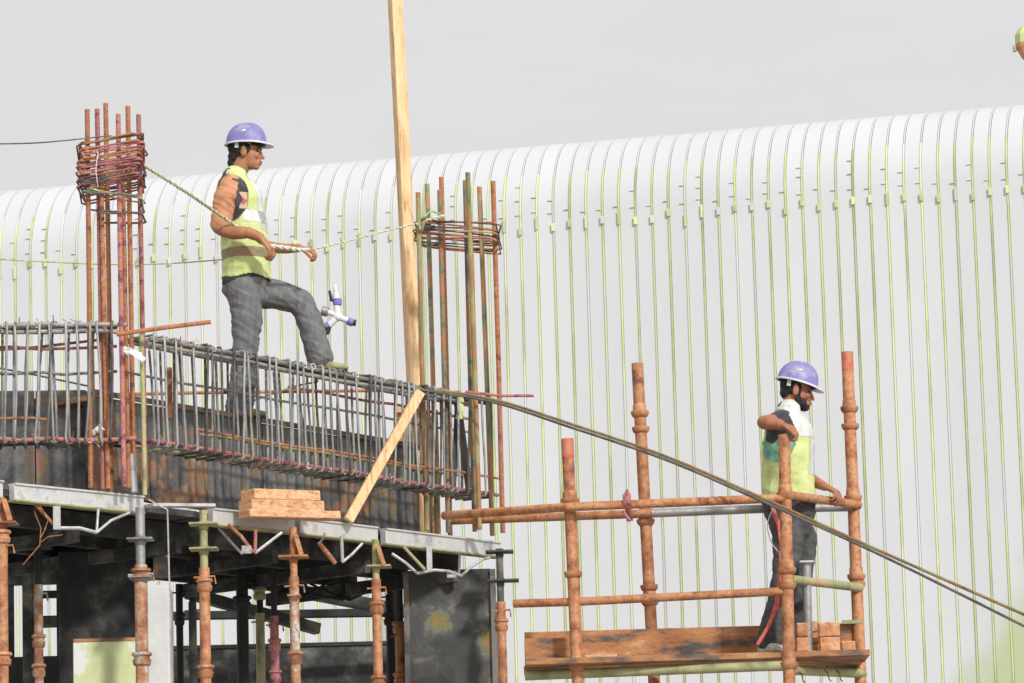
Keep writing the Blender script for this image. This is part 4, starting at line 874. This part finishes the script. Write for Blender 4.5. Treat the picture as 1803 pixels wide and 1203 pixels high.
def binding(v_o, name='edge_binding'):
    bm = bmesh.new(); bm.from_mesh(v_o.data); bv = {v.index for v in bm.verts if v.is_boundary}
    ring = set(bv)
    for _ in range(1):
        for v in list(bm.verts):
            if v.index in bv: ring.update(e.other_vert(v).index for e in v.link_edges)
    vs = []; fs = []; mp = {}
    for p in bm.faces:
        ids = [v.index for v in p.verts]
        if all(k in ring for k in ids):
            q = []
            for v in p.verts:
                if v.index not in mp: mp[v.index] = len(vs); vs.append(tuple(v.co+v.normal*.0045))
                q.append(mp[v.index])
            fs.append(q)
    bm.free(); par = list(range(len(vs)))
    def fd(k):
        while par[k] != k: par[k] = par[par[k]]; k = par[k]
        return k
    for q in fs:
        for k in q[1:]: par[fd(k)] = fd(q[0])
    comp = {}
    for q in fs: comp.setdefault(fd(q[0]), []).append(q)
    for grp in comp.values():
        if len(grp) < 12: continue
        ids = sorted({k for q in grp for k in q}); ix = {k: i_ for i_, k in enumerate(ids)}
        n = bpy.data.meshes.new(name); n.from_pydata([vs[k] for k in ids], [], [[ix[k] for k in q] for q in grp]); n.materials.append(M['bind'])
        o = bpy.data.objects.new(name, n); S.collection.objects.link(o); o.parent = v_o
binding(vst)
# trousers
tr = MB().loft([(q1(430,482), .150, .122), (q1(431,505), .158, .140), (q1(434,520), .15, .12)])
tr.loft([(q1(430,508,-.075), .100, .105), (q1(435,560,-.085), .090, .088), (q1(432,612,-.08), .076, .078), (q1(430,650,-.065), .078, .078), (q1(424,700,-.055), .078, .076), (q1(420,722,-.05), .080, .078)], side=(1,0,0))
tr.loft([(q1(440,512,.07), .100, .100), (q1(490,519,.10), .092, .088), (q1(530,531,.13), .080, .076), (q1(548,573,.12), .076, .074), (q1(559,614,.13), .080, .076), (q1(564,628,.13), .082, .078)], side=(0,1,0))
remesh('jeans', tr, .0065, 3, M['jean'], m1, folds(95, .008, (.55,0,1), 1.3))
shoe(m1, Vector((q1(541,650,.13).x, Y1+.12, 6.048)), Vector((q1(617,650,.13).x, Y1+.15, 6.034)), (.0,0,1), M['shoe1'])
obj('sock', MB().loft([(q1(560,632,.13), .044), (q1(560,646,.13), .044)], side=(1,0,0)), M['pink'], m1)
hz = 5.722
def ground_at(p, z): return Vector((p.x, p.y, z))
shoe(m1, ground_at(q1(407,735,-.02), hz), ground_at(q1(476,735,-.04), hz), (0,0,1), M['shoe1'])
hr = MB().ell(TH(-.028,0,.03), (.088,.083,.088), AX).ell(TH(-.07,0,-.03), (.042,.062,.05), AX).ell(TH(-.085,0,-.07), (.03,.045,.035), AX).ell(TH(.05,0,.05), (.052,.066,.035), AX)
for y in (-1, 1): hr.ell(TH(.022,y*.07,.012), (.022,.011,.03), AX)
remesh('hair', hr, .006, 1, M['hair'], m1, lambda c, n: .009*noise.noise(c*60)+.006*noise.noise(c*120))
helmet(TH(.002,0,.052), (1,-.1,-.02), (0,0,1), m1)
for y in (-1, 1): obj('chin_strap_tab', MB().box(TH(-.045,y*.088,.03), (.012,.003,.02), AX), M['bracket'], m1)

# ---- lower worker
Y2 = 26.42
q2 = lambda x, y, dy=0: P(x, y, Y2+dy)
m2 = thing('person', 'bearded worker in lime vest and charcoal trousers leaning on the scaffold post', 'person', q2(1385, 1158))
tor2 = [(q2(1390,895), .155, .145), (q2(1386,850), .15, .135), (q2(1386,800), .17, .140), (q2(1387,760), .185, .125), (q2(1386,741), .165, .095), (q2(1387,728), .10, .065)]
def T2(e): return [(p, a+e, b+e) for p, a, b in tor2]
b2 = MB().loft(T2(0)); b2.loft([(q2(1386,735), .062, .06), (q2(1391,715), .055, .056), (q2(1399,698), .055, .06)])
hc2 = q2(1402,688); f2 = Vector((1, -.05, -.17)); u2 = (.12, 0, 1)
TH2, AX2 = head(b2, hc2, f2, u2, 1.0)
b2.loft([(q2(1374,742,-.15), .055), (q2(1357,743,-.25), .048), (q2(1345,744,-.31), .044), (q2(1356,745,-.36), .042), (q2(1372,747,-.40), .034), (q2(1376,750,-.41), .03)], side=(0,0,1))
hand(b2, q2(1373,748,-.40), (.93,-.25,-.3), (-.1,.05,-1), (.1,-.9,.1), curl=(40,45,30), sc=1.1, tcurl=20)
b2.loft([(q2(1392,745,.15), .052), (q2(1406,790,.2), .046), (q2(1420,838,.2), .042), (q2(1437,850,.1), .036), (q2(1452,857,-.01), .028)], side=(1,0,0))
hand(b2, q2(1453,857,-.02), (.75,-.4,-.45), (-.2,.1,-1), (.2,.9,.1), curl=(45,45,30), sc=1.1, tcurl=30)
b2.loft([(q2(1385,905,-.07), .072), (q2(1387,955,-.1), .075), (q2(1380,1015,-.1), .055), (q2(1372,1060,-.12), .055), (q2(1352,1132,-.16), .040)], side=(1,0,0))
b2.loft([(q2(1400,905,.07), .072), (q2(1408,955,.09), .072), (q2(1408,1015,.09), .056), (q2(1400,1060,.09), .052), (q2(1388,1135,.08), .040)], side=(1,0,0))
b2.loft([(q2(1352,1130,-.16), .036), (q2(1353,1142,-.17), .032), (q2(1362,1146,-.19), .026)], side=(1,0,0)); b2.loft([(q2(1388,1133,.08), .036), (q2(1390,1142,.06), .032), (q2(1405,1146,.03), .026)], side=(1,0,0))
remesh('body', b2, .0048, 2, M['skin2'], m2); face_bits(TH2, AX2, m2)
tee2 = remesh('tee_shirt', MB().loft(T2(.014)).loft([(q2(1378,744,-.12), .078), (q2(1368,746,-.2), .066)], side=(0,0,1)).loft([(q2(1388,742,.12), .075), (q2(1398,755,.18), .065)], side=(1,0,0)), .007, 3, M['tee1'], m2, folds(60, .006))
pc2 = q2(1372,795); patch('shirt_print', tee2, M['teal'], tee2, lambda c, n: n.y < -.1 and c.z < q2(1372,781).z+.02*math.sin(c.x*50) and c.z > q2(1372,818).z, .003)
zb2 = q2(1390,889).z; ah2 = q2(1362,775)
def keep2(c):
    if c.z < zb2+.008*math.sin(c.x*30): return False
    sx = (c.x-ah2.x)/.125; sz = (c.z-ah2.z)/.155
    if abs(c.y-Y2) > .08 and sx*sx+sz*sz < 1: return False
    if (c-q2(1396,722)).length < .08 and abs(c.y-Y2) < .08: return False
    return True
v2 = remesh('hi_vis_vest', MB().loft([(q2(1390,905), .178, .168), (q2(1388,870), .175, .160), (q2(1386,840), .175, .155), (q2(1388,800), .19, .160), (q2(1389,760), .20, .145), (q2(1388,742), .185, .115), (q2(1389,729), .12, .08)]), .0055, 3, M['vest'], m2, folds(45, .009, (.3,0,1), 1), keep2, .004)
patch('reflective_band', v2, M['vestw'], v2, lambda c, n: c.z > q2(1400,775).z and (n.x > .1 or n.z > .4), .004)
patch('reflective_band', v2, M['vestw'], v2, lambda c, n: q2(1400,840).z < c.z <= q2(1400,776).z and n.x > .62 and abs(c.y-Y2) < .12, .004)
patch('reflective_band', v2, M['vestw'], v2, lambda c, n: q2(1400,886).z < c.z < q2(1400,874).z, .004)
binding(v2)
t2 = MB().loft([(q2(1391,878), .152, .142), (q2(1391,905), .16, .155), (q2(1392,925), .15, .13)])
t2.loft([(q2(1384,905,-.075), .1, .105), (q2(1388,955,-.09), .09, .095), (q2(1384,1010,-.1), .078, .08), (q2(1374,1060,-.12), .074, .074), (q2(1359,1110,-.15), .072, .07), (q2(1354,1130,-.16), .074, .07)], side=(1,0,0))
t2.loft([(q2(1400,905,.07), .1, .105), (q2(1412,955,.08), .09, .095), (q2(1410,1010,.085), .076, .078), (q2(1402,1060,.08), .072, .07), (q2(1390,1132,.08), .072, .068)], side=(1,0,0))
remesh('trousers', t2, .0065, 3, M['pants2'], m2, folds(90, .007, (.5,0,1), 1.3))
hz2 = zp+.001
shoe(m2, ground_at(q2(1336,1150,-.14), hz2), ground_at(q2(1384,1150,-.27), hz2), (0,0,1), M['shoe2'])
shoe(m2, ground_at(q2(1372,1150,.03), hz2), ground_at(q2(1432,1150,-.06), hz2), (0,0,1), M['shoe2'])
hr = MB().ell(TH2(-.022,0,.03), (.086,.080,.085), AX2).ell(TH2(-.06,0,-.02), (.042,.060,.042), AX2)
for y in (-1, 1): hr.ell(TH2(.018,y*.071,.0), (.018,.009,.04), AX2)
remesh('hair', hr, .006, 1, M['hair'], m2, lambda c, n: .004*noise.noise(c*70))
bd = MB().ell(TH2(.062,0,-.096), (.036,.034,.030), AX2).ell(TH2(.086,0,-.056), (.014,.024,.006), AX2)
for y in (-1, 1): bd.ell(TH2(.035,y*.044,-.075), (.042,.018,.034), AX2).ell(TH2(.014,y*.06,-.045), (.018,.012,.035), AX2)
remesh('beard', bd, .005, 2, M['hair'], m2, lambda c, n: .004*noise.noise(c*80))
helmet(TH2(.0,0,.050), (1,-.05,-.30), (.28,0,1), m2, 1.0)
for y in (-1, 1): obj('chin_strap_tab', MB().box(TH2(-.05,y*.084,.03), (.012,.003,.02), AX2), M['bracket'], m2)
obj('lanyard', MB().loft([(q2(1360,893,-.2), .012, .006), (q2(1372,925,-.24), .015, .006), (q2(1376,960,-.25), .011, .006), (q2(1374,1010,-.26), .012, .007), (q2(1368,1065,-.27), .016, .007), (q2(1352,1105,-.27), .011, .006), (q2(1334,1135,-.26), .012, .006)], side=(1,0,0)), M['strap'], m2)
single('white_loop', MB().tube(sweep([(1362,895,26.2),(1353,915,26.2),(1352,935,26.2),(1360,958,26.2),(1376,978,26.2)]), .0035, 6), M['wirew'], 'thin white cord loop hanging at the hip of the lower worker', 'cord')
